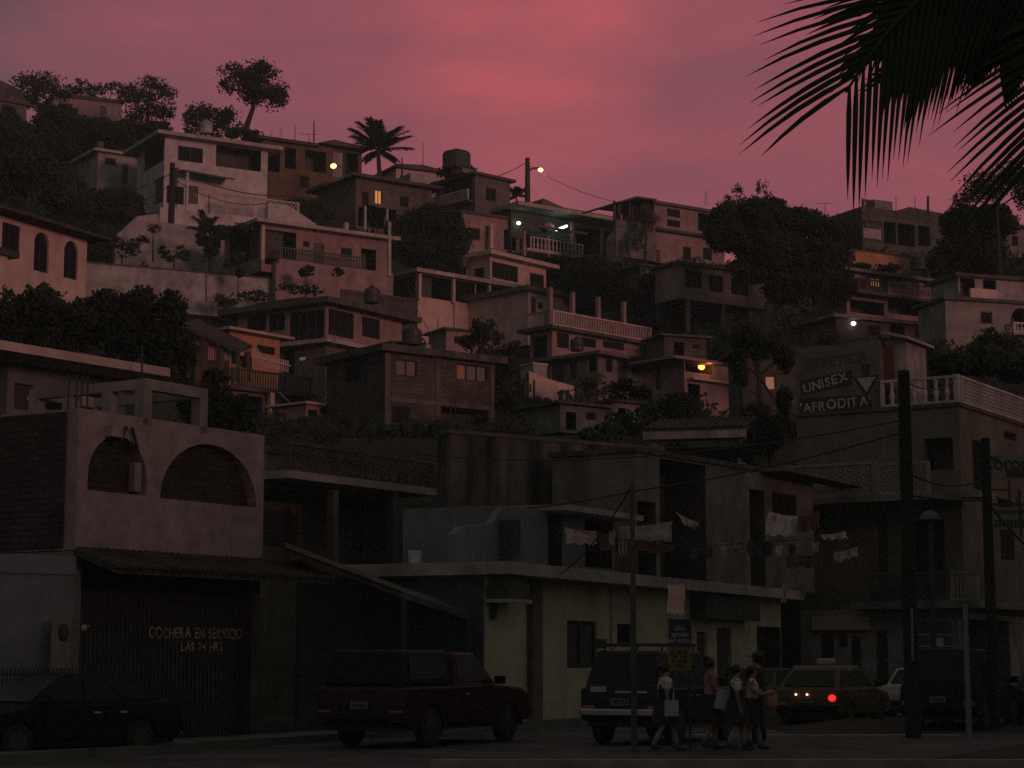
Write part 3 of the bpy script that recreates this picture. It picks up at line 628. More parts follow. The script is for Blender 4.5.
for i, (x0, y0, x1, y1) in enumerate(((193, 333, 200, 350), (208, 340, 217, 360), (224, 345, 229, 360), (231, 350, 236, 364), (244, 350, 248, 361))):
    m = MB(); n = 8
    for k in range(n):
        xa = x0+(x1-x0)*k/n; xb = x0+(x1-x0)*(k+1)/n; ya = 106.5+.12*(k % 2); yb = 106.5+.12*((k+1) % 2)
        m.quad(W(xa, y0, ya), W(xb, y0+.5, yb), W(xb, y1+.5, yb), W(xa, y1, ya))
    tag(m.build('curtain', ['clothgrey', 'clothpink', 'clothwhite', 'clothgrey', 'clothpink'][i], origin=W(x0, y0, 106.5)), ['grey drape at the far left of the curtained gallery', 'wide pink drape, second from the left in the curtained gallery', 'white drape in the middle of the curtained gallery', 'narrow grey drape right of the white one in the gallery', 'narrow pink drape beside the picket fence'][i], 'curtain', 'drapes in the curtained gallery')
m = MB(); n = 16
for k in range(n):
    xa = 256+34*k/n; ya = 346+14*min(1, k/5) if k < 5 else 356+5*(k-5)/11; p = W(xa, ya, 106+k*.03); q = W(xa, ya+12, 106+k*.03); m.bar(q, p, .07, .03); m.v[-4:] = m.v[-4:]
m.bar(W(255, 357, 105.95), W(291, 366, 106.4), .05, .08)
tag(m.build('picket_fence', 'pinkwall', origin=W(256, 368, 106)), 'pale picket fence right of the drapes below the orange house', 'fence')
b = house('house', 'dark brown house with a slatted balcony below the orange house', (232, 390, 103), (306, 106.5), 428, D=5)
b.shell('brown', f=[('win', 282, 394, 294, 404), ('void', 240, 396, 262, 425)]); b.slab(b.H, .2, 'slabdark', .4)
z = b.H+.2; b.balustrade(-.2, b.Wd+.2, z+.005, z+.95, 'darkmetal', 'bars', .17, d=-.2)
b.columnx(b.fp(271, 405, -.3)[0], -.3, b.fp(271, 418, -.3)[1], b.fp(271, 393, -.3)[1], 'clothorange', .28)
m = MB(); m.bar(b.root.matrix_local.inverted() @ W(278, 387, 102) if 0 else (b.fp(279, 388, -.6)[0], -.6, b.H+.05), (b.fp(291, 397, -.6)[0], -.6, b.H-.45), .08, .08); m.build('bracket', 'paleframe', b.root)
b = house('shed', 'small pinkish rooftop shed beside the brick house', (306, 404, 101), (333, 102.5), 428, D=2.5)
b.shell('pinkdim', f=[('void', 308, 410, 317, 424), ('win', 320, 408, 327, 414)]); b.slab(b.H, .12, 'pinkwall', .25)
b = house('house', 'white gallery house with four slim columns above pink parapets, centre of the hill', (418, 273, 138), (530, 145.2), 350, left=337)
zp = b.fp(470, 301)[1]
b.shell('pinkwall', f=[('porch', 421, 276, 451.5, 299, {'d': 2.4}), ('porch', 455, 280, 475, 303, {'d': 2.4}), ('void', 476, 283, 487.5, 319, {'d': 2.4}), ('porch', 491, 287, 515.5, 309, {'d': 2.4})], l=[('porch', 385, 279, 415, 300, {'d': 1.5})])
b.slab(b.H, .28, 'slabpink', .5)
for px, a_, c_ in ((419.3, 274, 300), (453.2, 279, 303), (489, 285, 312), (517.5, 290, 312)): b.column(px, a_, c_, 'pinkwall', -.14, .24)
x, z = b.fp(440, 294, 2.0); b.box('lit_lamp', 'litamber', x-.22, x+.22, 2.0, 2.1, z-.12, z+.12)
b.box('lamp_table', 'doordark', x-.35, x+.35, 1.9, 2.2, z-.8, z-.13)
for px in (455, 490): b.column(px, 303, 345, 'pinkwall', -.02, .24, 'pilaster')
W(0, 0, 1)
b = Bld('corrugated_fence', 'dark corrugated sheet fence left of the white gallery house', 'fence', (338, 288, 131), (416, 135), 330, D=.1)
m = MB(); n = 60
for k in range(n):
    xa, xb = b.Wd*k/n, b.Wd*(k+1)/n; m.quad((xa, .06*(k % 2), 0), (xb, .06*((k+1) % 2), 0), (xb, .06*((k+1) % 2), b.H+b.Wd*.0), (xa, .06*(k % 2), b.H))
m.build('sheet', 'greydark', b.root); b.box('rail', 'darkmetal', 0, b.Wd, -.06, -.005, b.H-.25, b.H-.17)
b = house('house', 'small pink house with a three-pane window and overhanging slab roof, above the gallery house', (490, 256, 146), (546, 151), 296, left=466)
b.shell('pinkwall', f=[('win', 492, 264, 518, 280, {'n': 2}), ('win', 530, 274, 544, 287, {'n': 2})], l=[('void', 474, 268, 484, 288)])
b.slab(b.H, .3, 'pinkwall', .75)
# B10 pink low house with white balustrade
b = house('house', 'low pink house set behind a long pale balustrade, right of the gallery house', (528, 291, 137), (608, 143), 345, D=6)
b.shell('pinkwall', f=[('win', 538, 303, 543, 309, {'n': 1}), ('win', 520, 300, 527, 311), ('door', 531, 297, 536, 314)]); b.slab(b.H, .35, 'brown', .4)
b = house('house', 'terrace house with a dark row of windows under the long pale balustrade', (552, 330, 125), (640, 131.2), 385, left=530)
b.shell('pinkdim', f=[('win', 557, 333, 569, 348), ('win', 580, 338, 596, 347), ('win', 603, 342, 624, 349)], l=[('void', 532, 336, 547, 372)])
b.slab(b.H, .22, 'slabdark', .6)
z = b.H+.224
b.balustrade(-.5, b.Wd+.55, z, z+.95, 'pinkwall', 'bars', .16, d=-.5, w=.1)
b.balustrade(.1, b.D, z, z+.95, 'whiteold', 'bars', .2, side='l', d=-.5)
for px, t_ in ((552.5, 295), (575, 294), (600.5, 299), (626, 308)):
    x = b.fp(px, 310, -.5)[0]; b.columnx(x, -.28, z, z+2.4, 'pinkdim', .26)
b = house('house', 'house with a row of narrow dark doors under a thin eave, below the balustrade terrace', (598, 356, 116), (662, 120.6), 412, left=545)
b.shell('grey', f=[('win', 606, 358, 612.5, 372), ('door', 617, 360, 627, 381), ('win', 632, 362, 640, 374), ('door', 654, 366, 660, 384)], l=[('door', 551, 357, 564, 382), ('door', 569, 357, 577, 379), ('win', 588, 355, 596, 372)])
b.slab(b.H, .2, 'brown', .7)
b = Bld('garden_wall', 'pink sloping garden wall behind the cactus plants', 'wall', (529, 376, 112), (574, 114.5), 408, D=.3)
m = MB(); m.prism([(0, 0), (b.Wd, 0), (b.Wd, b.fp(574, 386)[1]), (b.fp(545, 378)[0], b.fp(545, 378)[1]), (0, b.fp(529, 371)[1])], b.T('f'), 0, .3); m.build('wall', 'pinkwall', b.root)
b = Bld('stucco_block', 'pale block standing at the head of the pink sloping wall', 'wall', (533, 364, 114), (547, 114.6), 382, D=1.2)
b.shell('whiteold'); b.slab(b.H, .1, 'pinkwall', .05)
# red lamp house
b = house('house', 'pale house with a blazing red lamp on its open balcony, right of centre', (684, 361, 104), (733, 106.5), 412, left=652)
zb = b.fp(708, 372)[1]
b.shell('pinkdim', f=[('porch', 685, 359, 712, 373, {'d': 1.6}), ('void', 688, 384, 700, 404)], l=[('door', 655, 367, 661, 390)])
b.slab(b.H, .14, 'pinkdim', .5, x0=-1.2, x1=b.fp(716, 356)[0]); b.columnx(b.Wd+.1, .1, 0, b.H+.1, 'pinkwall', .24)
b.box('balcony_floor', 'pinkwall', .2, b.Wd, -.5, -.01, b.fp(708, 381)[1]-.1, b.fp(708, 381)[1]+.02)
p = b.fp(701.5, 367, .3); m = MB(); m.sphere((p[0], .3, p[1]), .19, .18, .15); m.build('lamp', 'lampred', b.root)
LR = b.root.matrix_world; LRP = (b, p)
m = MB(); m.sphere((p[0], .3, p[1]-.2), .14, .14, .04); m.build('lamp_bracket', 'darkmetal', b.root)
b.columnx(b.fp(713, 420)[0], .2, -1.3, 0, 'pinkwall', .45)
b = house('house', 'dark house whose only pale square window glows between the hill trees', (742, 352, 92), (800, 92.3), 432, D=3)
b.shell('greydark', f=[('win', 765.5, 376, 775.5, 389.5, {'mat': 'litwarm', 'n': 1, 'fw': .03}), ('door', 750, 392, 760, 418), ('win', 782, 396, 792, 408)]); b.slab(b.H, .2, 'slabdark', .4)
# B11 brick house
b = house('house', 'dark brick house with one window pane coloured orange as if lit, centre', (385, 352, 97.5), (494, 101.6), 432, left=327)
b.shell('brickgrey', f=[('win', 396, 360, 417, 376, {'n': 2, 'mat': 'paleglass', 'fmat': 'wood'}), ('win', 457, 365, 487, 381, {'n': 3, 'half': .27, 'fmat': 'wood', 'mat': 'paleglass'}), ('win', 392, 406, 410, 424), ('void', 440, 408, 488, 430, {'d': 1.2})], l=[('win', 345, 365, 360, 382)])
b.slab(b.H, .35, 'slabdark', .5)
z0 = b.fp(430, 403)[1]; b.box('floor_beam', 'brown', 0, b.Wd, -.04, -.003, z0-.1, z0+.14)
for px in (387, 438, 492): x = b.fp(px, 380)[0]; b.box('pier', 'brown', x-.14, x+.14, -.05, -.003, 0, z0-.11); b.box('pier', 'brown', x-.14, x+.14, -.05, -.003, z0+.15, b.H)
x = b.fp(434, 347)[0]; b.box('stair_head', 'slabdark', x-1.2, x+.8, 2, 4, b.H+.36, b.H+1.0); b.box('gas_tank', 'whiteold', x-.1, x+.25, .6, .95, b.H+.36, b.H+.75)
# ================================================================== FRONT ROW
HF = 'street-front buildings'
def front(name, label, *a, **k): return Bld(name, label, 'building', *a, group=HF, **k)
# arch building with the garage
b = front('garage_building', 'grey two-storey building with two bricked arches over a dark garage', (79, 408, 38), (265, 42.7), 700, left=-60, base_z=0); AB = b
zg = b.fp(170, 556)[1]
b.shell('archwall', z0=zg, f=[('arch', 88, 436, 147.5, 493, {'arch': 0, 'd': .25, 'fill': 1}), ('arch', 160.5, 444, 257, 503, {'arch': 0, 'd': .25, 'fill': 1})], inmat='brickdark')
T = b.T('l'); m = MB(); m.box(-.06, -.004, .3, b.D-.05, zg+.05, b.H-.05); m.build('brick_infill', 'brickdark', b.root)
m = MB(); m.box(-.003, b.Wd, b.D-.3, b.D, 0, zg-.02); m.build('back_wall', 'inside', b.root)
b.slab(b.H-.35, .2, 'concrete', 0, x0=.1, x1=b.Wd-.1, y0=.1, y1=b.D-.1)
# side wall blue and gate
m = MB(); m.box(0, .25, .05, b.D-.3, 0, zg-.02); m.build('side_wall', 'bluewall', b.root)
m = MB(); m.box(b.Wd-.25, b.Wd, .05, b.D-.31, 0, zg-.02); m.build('side_wall', 'inside', b.root)
m = MB(); xa = b.fp(150, 600, 1.2)[0]
m.box(.3, b.Wd-.3, .35, .45, 0, zg-.05)
n = 40
for k in range(n): x = .3+(b.Wd-.6)*k/n; m.box(x, x+.05, .33, .349, .05, zg-.1)
gate = m.build('garage_door', 'tank', b.root)
for (s_, pa_, pb_, py, h_) in (('COCHERA EN SERVICIO', 149, 243, 633, 11), ('LAS 24 HRS', 181, 223, 646.5, 8.5)):
    xa, za = b.fp(pa_, py, .32); xb, zb = b.fp(pb_, py, .32); zt_ = b.fp((pa_+pb_)/2, py-h_/2, .32)[1]-b.fp((pa_+pb_)/2, py+h_/2, .32)[1]
    handtext(gate, 'lettering', s_, 'letterdim', lambda u, v, w, xc=(xa+xb)/2, zc=(za+zb)/2: (xc+u, .32-w, zc+v), zt_*1.36, xb-xa, len(s_))
# tiled edge roof over the garage
m = MB(); z1 = b.fp(170, 556)[1]; z2 = b.fp(170, 571, -1.1)[1]
m.quad((0, -1.1, z2), (b.Wd+1.1, -1.1, z2), (b.Wd+1.1, -.006, z1), (0, -.006, z1)); m.quad((0, -1.1, z2-.1), (b.Wd+1.1, -1.1, z2-.1), (b.Wd+1.1, -.006, z1-.1), (0, -.006, z1-.1)); m.quad((0, -1.1, z2-.1), (b.Wd+1.1, -1.1, z2-.1), (b.Wd+1.1, -1.1, z2), (0, -1.1, z2)); m.quad((0, -1.1, z2-.1), (0, -.006, z1-.1), (0, -.006, z1), (0, -1.1, z2))
n = 36
for k in range(n):
    x = (b.Wd+1.1)*(k+.5)/n; m.tube([(x, -1.14, z2+.01), (x, -.006, z1+.02)], .07, 6)
m.build('tile_canopy', 'tile', b.root)
# pergola frame on the roof
zt = b.fp(148, 379)[1]; xL = b.fp(148, 395)[0]; xR = b.fp(204, 405)[0]
D_ = None
kk = (37-512)/F/ray(37, 384).y; o = b.O+b.u*xL; D_ = (kk*o.y-o.x)/(b.n.x-kk*b.n.y)
def beam(p, q, nm='beam', w=.2): m = MB(); m.bar(p, q, w, w); return m.build(nm, 'concrete', b.root)
beam((xL-.1, .1, zt-.1), (xR+.1, .1, zt-.1), w=.22); beam((xL-.1, D_, zt-.1), (xR+.1, D_, zt-.1), w=.22)
beam((xL, .22, zt-.1), (xL, D_-.12, zt-.1), w=.2); beam((xR, .22, zt-.1), (xR, D_-.12, zt-.1), w=.2)
for x in (xL, xR):
    for y in ((.12, D_*.33, D_*.68, D_-.02) if x == xL else (.12, D_-.02)): beam((x, y, b.H-.14), (x, y, zt-.21), 'column', .24)
for px in (68, 76, 81, 87, 146): # rebars
    x = b.fp(px, 395, 1.0)[0]; m = MB(); m.tube([(x, 1.0, b.H-.14), (x+.02, 1.0, zt+.05)], .02, 5); m.build('rebar', 'darkmetal', b.root)
# ladder-like trestle in front of the small arch
x, z = b.fp(128, 412, -.1); m = MB(); m.bar((x-.05, -.12, b.H-.25), (x-.2, -.1, z-.6), .05, .05); m.bar((x+.1, -.12, b.H-.25), (x+.3, -.1, z-.7), .05, .05)
m.build('brace', 'darkmetal', b.root)
x, z = b.fp(114, 432, -.1); b.box('duct_end', 'whiteold', x-.16, x+.16, -.2, -.005, z-.1, z+.12)
x, z = b.fp(136, 478, .1); b.box('post', 'concrete', x-.1, x+.1, .05, .2, b.fp(136, 491)[1], b.fp(136, 462)[1])
# meter box, gate bars
x0, x1, z0, z1 = None, None, None, None
a = W(53, 618, 37.4); c = W(73, 668, 37.6)
m = MB(); m.box(a.x, c.x, 37.3, 37.7, 0, a.z); tag(m.build('meter_pillar', 'concrete', origin=(a.x, 37.3, 0)), 'pale meter pillar against the blue wall behind the dark hatchback', 'pillar')
m = MB(); a = W(66, 624, 37.2); m.sphere((a.x-.06, 37.28, a.z-.15), .1, .03, .17); tag(m.build('electric_meter', 'darkmetal', origin=(a.x, 37.28, a.z)), 'round dark meter on the pale pillar', 'meter')
a = W(84, 628, 37.4); m = MB(); m.sphere(a, .06, .06, .07); m.tube([a, a+Vector((.0, .5, .05))], .02, 5); tag(m.build('wall_lamp', 'whiteold', origin=a), 'small unlit white wall lamp beside the garage opening', 'lamp')
BW = Bld('street_wall', 'pale blue street wall with a metal fence at the left edge', 'wall', (-40, 552, 36.5), (76.5, 38), 700, D=.3, base_z=0)
BW.shell('bluewall'); BW.box('string_course', 'bluewall', 0, BW.Wd, -.05, -.003, BW.H-.35, BW.H-.28)
m = MB(); y = -.8
for k in range(26): x = BW.Wd*k/26*.85; m.bar((x, y, .02), (x, y, 1.45), .025, .025)
m.bar((0, y, 1.35), (BW.Wd*.85, y, 1.35), .04, .04); m.bar((0, y, .2), (BW.Wd*.85, y, .2), .04, .04); 
p = [BW.O.x, BW.O.y]; f = m.build('railing', 'darkmetal', BW.root)
# gable canopy right of garage
m = MB(); P = [W(286, 547, 42), W(404, 592, 44.5), W(470, 614, 47), W(470, 600, 52), W(300, 552, 52)]
tp = [Vector(p) for p in P]; bt = [Vector((p.x, p.y, p.z-.14)) for p in P]; n = 5
m.v = tp+bt; m.f = [(0, 1, 2, 3, 4), (9, 8, 7, 6, 5)]+[(i, i+5, (i+1) % 5+5, (i+1) % 5) for i in range(5)]
CR = thing('carport', 'dark sloping sheet-roofed carport between the garage and the yellow building', 'carport', G(330, 712))
m.build('roof', 'sheetroof', CR, True); m = MB(); m.bar(P[0]+Vector((0, -.06, .03)), P[1]+Vector((0, -.06, .03)), .07, .1); m.build('roof_edge', 'grey', CR, True)
for p in (P[1], P[2], P[3], P[4]): m = MB(); m.bar((p.x, p.y, 0), (p.x, p.y, p.z-.15), .14, .14); m.build('post', 'darkmetal', CR, True)
# house with long pale eave behind
b = front('building', 'low blue rooftop house with a long pale eave, behind the bare concrete frame', (8, 362, 48), (126, 51.2), 470, D=6, base_z=0)
b.shell('bluewall', z0=4, f=[('door', 14, 384, 33, 410), ('void', 43, 392, 62, 410), ('win', 80, 392, 104, 404)]); b.slab(b.H, .22, 'pinkwall', .2, y0=-1.4, x0=-1.5)
# middle building with dark balustrade
b = front('building', 'dim two-level building with a dark openwork balcony, behind the carport', (262, 452, 60.8), (398, 66.8), 700, D=2.5, base_z=0); MBD = b
zs = b.fp(330, 484)[1]; zf = b.fp(330, 575)[1]
b.shell('olive', z0=0, f=[('porch', 263.5, 494, 394, 570, {'d': 1.4})], r=[('porch', 402, 494, 446, 570, {'d': 1.4}), ('win', 410, 436, 440, 446)], inmat='grey')
x0, x1, z0, z1 = b.rect('f', 350, 510, 377, 549, 1.3); m = MB(); m.box(x0, x1, 1.25, 1.39, z0, z1); d = m.build('door', 'doordark', b.root); m = MB(); m.box(x0-.08, x0-.002, 1.2, 1.39, z0, z1+.08); m.box(x1+.002, x1+.08, 1.2, 1.39, z0, z1+.08); m.build('door_frame', 'grey', d)
x0, x1, z0, z1 = b.rect('f', 264, 512, 298, 545, 1.3); b.box('window', 'doordark', x0, x1, 1.3, 1.39, z0, z1)
b.slab(b.H, .2, 'slabdark', .1); b.box('balcony_floor', 'slabpink', -.1, b.Wd+.9, -1.1, -.02, zs-.12, zs+.12)
m = MB(); m.box(b.Wd+.01, b.Wd+.9, -.019, b.D, zs-.12, zs+.12); m.build('side_balcony_floor', 'slabpink', b.root)
zb = b.fp(330, 447, -1)[1]
b.balustrade(0, b.Wd+.8, zs+.125, zb, 'slabdark', 'rings', .42, d=-1.0)
T = b.T('r'); b.balustrade(.05, b.D, zs+.125, zb, 'slabdark', 'rings', .42, side='r', d=-.8)
for px in (333, 393): b.column(px, 490, 590, 'brown', -.9, .26)
x, z = b.fp(435, 541.5, -.5); b.box('sign', 'inkblue', x-.3, x+.3, -.52, -.48, z-.12, z+.12)
for k in range(6): b.box('lettering', 'clothorange', x-.25+.085*k, x-.25+.085*k+.06, -.53, -.522, z-.05, z+.06)
p = W(415, 558, 50); m = MB(); m.lathe((p.x, 50, p.z-.16), [(.14, 0), (.17, .3), (.18, .3), (.18, .34), (.15, .34)], 12); tag(m.build('bucket', 'clothwhite', origin=(p.x, 50, p.z-.16)), 'white plastic bucket on the terrace edge below the dark balcony', 'bucket')
# stained wall
b = front('retaining_wall', 'tall grey wall with dark vertical water stains, behind the washing', (447, 433, 59.3), (664, 64.5), 700, D=.5, base_z=0); b.root['category'] = 'wall'
b.shell('stained', z1=b.H); b.box('coping', 'brown', 0, b.Wd, -.05, .5, b.H+.003, b.H+.12)
for px, w_ in ((600, 16), (622, 30)):
    x0, x1, z0, z1 = b.rect('f', px, 470 if px > 610 else 505, px+w_, 520 if px > 610 else 560); b.box('panel', 'greydark', x0, x1, -.06, -.003, z0, z1)
x, z = b.fp(612, 430); 
# yellow building
b = front('building', 'yellowish corner building with a dark window and terrace slab, behind the parked jeep', (485, 575, 47), (780, 67), 715, D=5, base_z=0); YB = b
b.shell('cream', f=[('win', 567, 621, 597, 668, {'n': 2, 'mat': 'shutter'}), ('win', 617, 624, 632, 644, {'n': 1}), ('door', 697, 632, 707, 690), ('door', 717, 628, 732, 690), ('void', 757, 627, 790, 690, {'d': .6})])
m = MB(); m.box(-.06, -.004, .02, b.D, 0, b.H-.05); m.build('side_wall', 'teal', b.root)
b.slab(b.H-.0, .3, 'slabpink', .0, x0=-.3, x1=b.Wd+.2, y0=-.75, y1=b.D, name='terrace_slab')
x0, x1, z0, z1 = b.rect('f', 527, 582, 537, 716); b.box('pilaster', 'brown', x0, x1, -.16, -.003, 0, b.H-.002)
x0, x1, z0, z1 = b.rect('f', 505, 584, 526, 603, -.5); m = MB(); m.box(x0, x1, -.6, -.03, z0+.1, z1); ac = m.build('air_conditioner', 'shutter', b.root); m = MB(); m.box(x0-.05, x1+.1, -.62, -.02, z0, z0+.09); m.build('shelf', 'palemetal', ac)
x, z = b.fp(491, 610); b.box('electric_meter', 'darkmetal', x-.08, x+.08, -.12, -.003, z-.22, z+.16)
x0, x1, z0, z1 = b.rect('f', 690, 598, 745, 620); b.box('signboard', 'shutter', x0, x1, -.5, -.003, z0, z1)
x, z = b.fp(610, 650); b.box('conduit', 'palemetal', x, x+.05, -.06, -.003, .2, b.H)
# rooms on terrace
zt = b.H+.3
r = front('rooftop_room', 'pale blue rooftop room with a dark doorway and slab roof, on the yellow building', (503, 505, 51.5), (614, 57.5), 573, D=3, base_z=zt)
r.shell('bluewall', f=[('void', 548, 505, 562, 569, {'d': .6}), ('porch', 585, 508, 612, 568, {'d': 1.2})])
r.slab(r.H, .16, 'slabpink', .1, x0=r.fp(543, 500)[0], x1=r.Wd+.5, y0=-.7)
m = MB(); m.prism([(r.fp(455, 560)[0], 0), (-.01, 0), (-.01, r.H-.05), (r.fp(492, 520)[0], r.H-.5), (r.fp(462, 545)[0], 1.0), (r.fp(455, 547)[0], .8)], r.T('f'), 0, .2); m.build('stair_wall', 'bluewall', r.root)
x = r.fp(502, 540)[0]; m = MB(); m.box(x-.15, x+.22, -.42, -.02, 0, r.H-.4); m.build('pier', 'greydark', r.root)
r2 = front('rooftop_room', 'brown rooftop house with a wide dark opening behind the long washing line', (636, 452, 59), (812, 68.5), 596, D=3, base_z=zt)
r2.shell('grey', f=[('porch', 660, 462, 706, 588, {'d': 1.5}), ('void', 750, 490, 765, 586, {'d': .7}), ('win', 772, 494, 797, 517), ('porch', 610, 500, 656, 586)])
m = MB(); p = [r2.fp(748, 470), r2.fp(760, 468), r2.fp(842, 485), r2.fp(842, 488)]; m.prism([(p[1][0], p[1][1]), (p[2][0], p[2][1]), (p[3][0], p[3][1]-.03), (p[1][0], p[1][1]-.13)], r2.T('f'), -.9, -.01); m.build('awning', 'brown', r2.root)
r2.slab(r2.H, .15, 'slabdark', .1)
# low tiled roof with white beam above
b = front('pavilion', 'low tiled pavilion with a pale edge beam, below the round dark bush', (652, 437, 74), (744, 73.2), 470, D=4)
b.box('beam', 'whiteold', -.3, b.Wd+.1, -.25, 0, b.H-.12, b.H+.2); m = MB()
m.quad((-.3, -.3, b.H+.21), (b.Wd+.1, -.3, b.H+.21), (b.Wd, 3.5, b.H+1.0), (0, 3.5, b.H+1.0)); m.quad((-.3, -.3, b.H+.205), (b.Wd+.1, -.3, b.H+.205), (b.Wd, 3.5, b.H+.2), (0, 3.5, b.H+.2)); m.quad((b.Wd+.1, -.3, b.H+.205), (b.Wd, 3.5, b.H+.2), (b.Wd, 3.5, b.H+1.0))
for k in range(18): x = -.2+(b.Wd+.2)*k/17; m.tube([(x, -.36, b.H+.25), (x, 3.5, b.H+1.04)], .07, 6)
m.build('roof', 'tile', b.root)
for px in (655, 742): b.columnx(b.fp(px, 450, .2)[0], .2, -2, b.H-.13, 'concrete', .26)
b.box('back_wall', 'inside', 0, b.Wd, 3, 3.2, -2, b.H-.13)
# UNISEX building
b = front('salon_building', 'olive corner building with a painted salon sign and white turned balustrade', (795, 348, 72.5), (957, 69.3), 700, D=9, base_z=0); UB = b
zt = b.fp(918, 409)[1]; xm = b.fp(880, 380)[0]; z1 = b.fp(860, 500)[1]; zf = b.fp(920, 602)[1]
b.shell('olive', z0=zf, z1=zt, f=[('void', 924, 438, 953, 470, {'d': .8}), ('door', 877, 519, 888, 586), ('void', 908, 520, 945, 596, {'d': 1.2})], r=[('win', 973, 441, 984, 490, {'n': 2, 'bars': 5}), ('void', 1000, 500, 1014, 560), ('win', 1004, 432, 1016, 440)])
b.shell('whiteold', z0=0, z1=zf-.25, f=[('door', 821, 634, 834, 690), ('door', 851, 636, 861, 690), ('door', 876, 630, 888, 690), ('porch', 905, 622, 952, 690)], r=[('porch', 962, 620, 1010, 690)], name='shop_wall', inmat='grey')
b.slab(zf-.248, .245, 'grey', 0, 'balcony_floor', x0=b.fp(862, 600)[0], x1=b.Wd+.9, y0=-1.1, y1=b.D)
m = MB(); m.box(0, b.fp(862, 600)[0]-.002, 0, b.D, zf-.248, zf-.003); m.build('floor_slab', 'olive', b.root)
b.slab(zt, .14, 'slabdark', .1, 'terrace_slab')
# upper sign wall
m = MB(); m.box(0, xm, 0, 4, zt+.142, b.H); up_ = m.build('upper_wall', 'olive', b.root)
S = lambda px, py: b.fp(px, py, -.02)
def band(x0, y0, x1, y1, h, mat, d=-.012):
    p, q = S(x0, y0), S(x1, y1); hh = h/27.8; m = MB(); m.prism([(p[0], p[1]-hh/2), (q[0], q[1]-hh/2), (q[0], q[1]+hh/2), (p[0], p[1]+hh/2)], b.T('f'), d, -.003); return m.build('sign_band', mat, up_)
band(801, 388, 852, 377, 15, 'ink'); band(800, 405.5, 872, 402, 15, 'ink')
def word(s_, px, py, hpx, wpx, mat, tilt, d=-.02):
    x, z = S(px, py); sz = hpx/27.8*1.38
    ct, st = math.cos(tilt), math.sin(tilt); handtext(up_, 'lettering', s_, mat, lambda u, v, w: (x+u*ct-v*st, d-w, z+u*st+v*ct), sz, wpx/27.8*1.1, len(s_)+3)
word('ESTETICA', 838, 360, 11, 62, 'inkblue', R(3)); word('UNISEX', 826, 382, 9.5, 46, 'letter', R(12)); word("'AFRODITA'", 836, 404, 9.5, 70, 'letter', R(2.5))
p = S(866, 378); m = MB(); w_ = .74/2; m.prism([(p[0]-w_, p[1]+.02), (p[0], p[1]-.5), (p[0]+w_, p[1]+.02)], b.T('f'), -.018, -.014); m.build('arrow', 'letter', up_)
m = MB(); m.prism([(p[0]-w_-.12, p[1]+.08), (p[0], p[1]-.72), (p[0]+w_+.12, p[1]+.08)], b.T('f'), -.012, -.003); m.prism([(p[0]-.14, p[1]+.09), (p[0]+.14, p[1]+.09), (p[0]+.14, p[1]+.5), (p[0]-.14, p[1]+.5)], b.T('f'), -.012, -.003); m.build('arrow_border', 'ink', up_)  # dark painted border and shaft behind the arrow head
# stair head with pink door
x0 = xm+.02; x1 = b.fp(902, 360)[0]; m = MB(); m.box(x0, x1, .5, 2.5, zt+.142, b.H+.05); m.build('stair_room', 'whiteold', b.root)
q0, q1, _, _ = b.rect('f', 882, 358, 894, 378, .45); m = MB(); m.box(q0, q1, .44, .499, zt+.15, b.H-.15); d_ = m.build('door', 'clothred', b.root); m = MB(); m.box(q1-.12, q1-.08, .4, .439, zt+1, zt+1.12); m.build('handle', 'palemetal', d_)
m = MB(); a = b.fp(889, 346); m.prism([(x0+.1, b.H+.35), (x1+.25, b.H+.08), (x1+.25, b.H-.02), (x0+.1, b.H+.25)], b.T('f'), 0, 2.7); m.build('stair_roof', 'slabpink', b.root)
zr = b.fp(918, 378)[1]; b.balustrade(xm+.03, b.Wd, zt+.145, zr, 'paleframe', 'turned', .36, d=0.0, w=.14)
m = None; b.balustrade(.15, min(b.D, 7.5), zt+.145, zr, 'paleframe', 'lattice', .26, side='r', d=-.02)
b.columnx(b.Wd-.08, .08, zt+.145, zr+.04, 'paleframe', .2, 'post')
# lattice balcony
xa = b.fp(778, 500, -1.6)[0]; xb = b.fp(930, 500, -1.6)[0]; zl = b.fp(860, 496, -1.6)[1]; zh = b.fp(860, 462, -1.6)[1]
b.box('balcony_slab', 'grey', xa, b.Wd+1.2, -1.7, -.01, zl-.22, zl); xc = b.fp(876, 480, -1.6)[0]
b.balustrade(xa, xc, zl+.002, zh, 'concrete', 'rings', .36, d=-1.55); b.balustrade(xc+.01, xb, zl+.002, zh-.08, 'concrete', 'lattice', .24, d=-1.55)
b.balustrade(b.fp(866, 590, -1)[0], b.fp(950, 590, -1)[0], zf+.003, zf+1.0, 'greydark', 'lattice', .2, d=-1.0); b.balustrade(b.fp(950.5, 590, -1)[0], b.Wd+.85, zf+.003, zf+1.0, 'concrete', 'bars', .12, d=-1.0)
x0, x1, z0, z1 = b.rect('f', 815, 616, 872, 630); b.box('signboard', 'pinkwall', x0, x1, -.3, -.003, z0, z1)
x, z = b.fp(845, 640); b.box('wall_lamp', 'darkmetal', x-.1, x+.1, -.2, -.003, z-.2, z+.2)
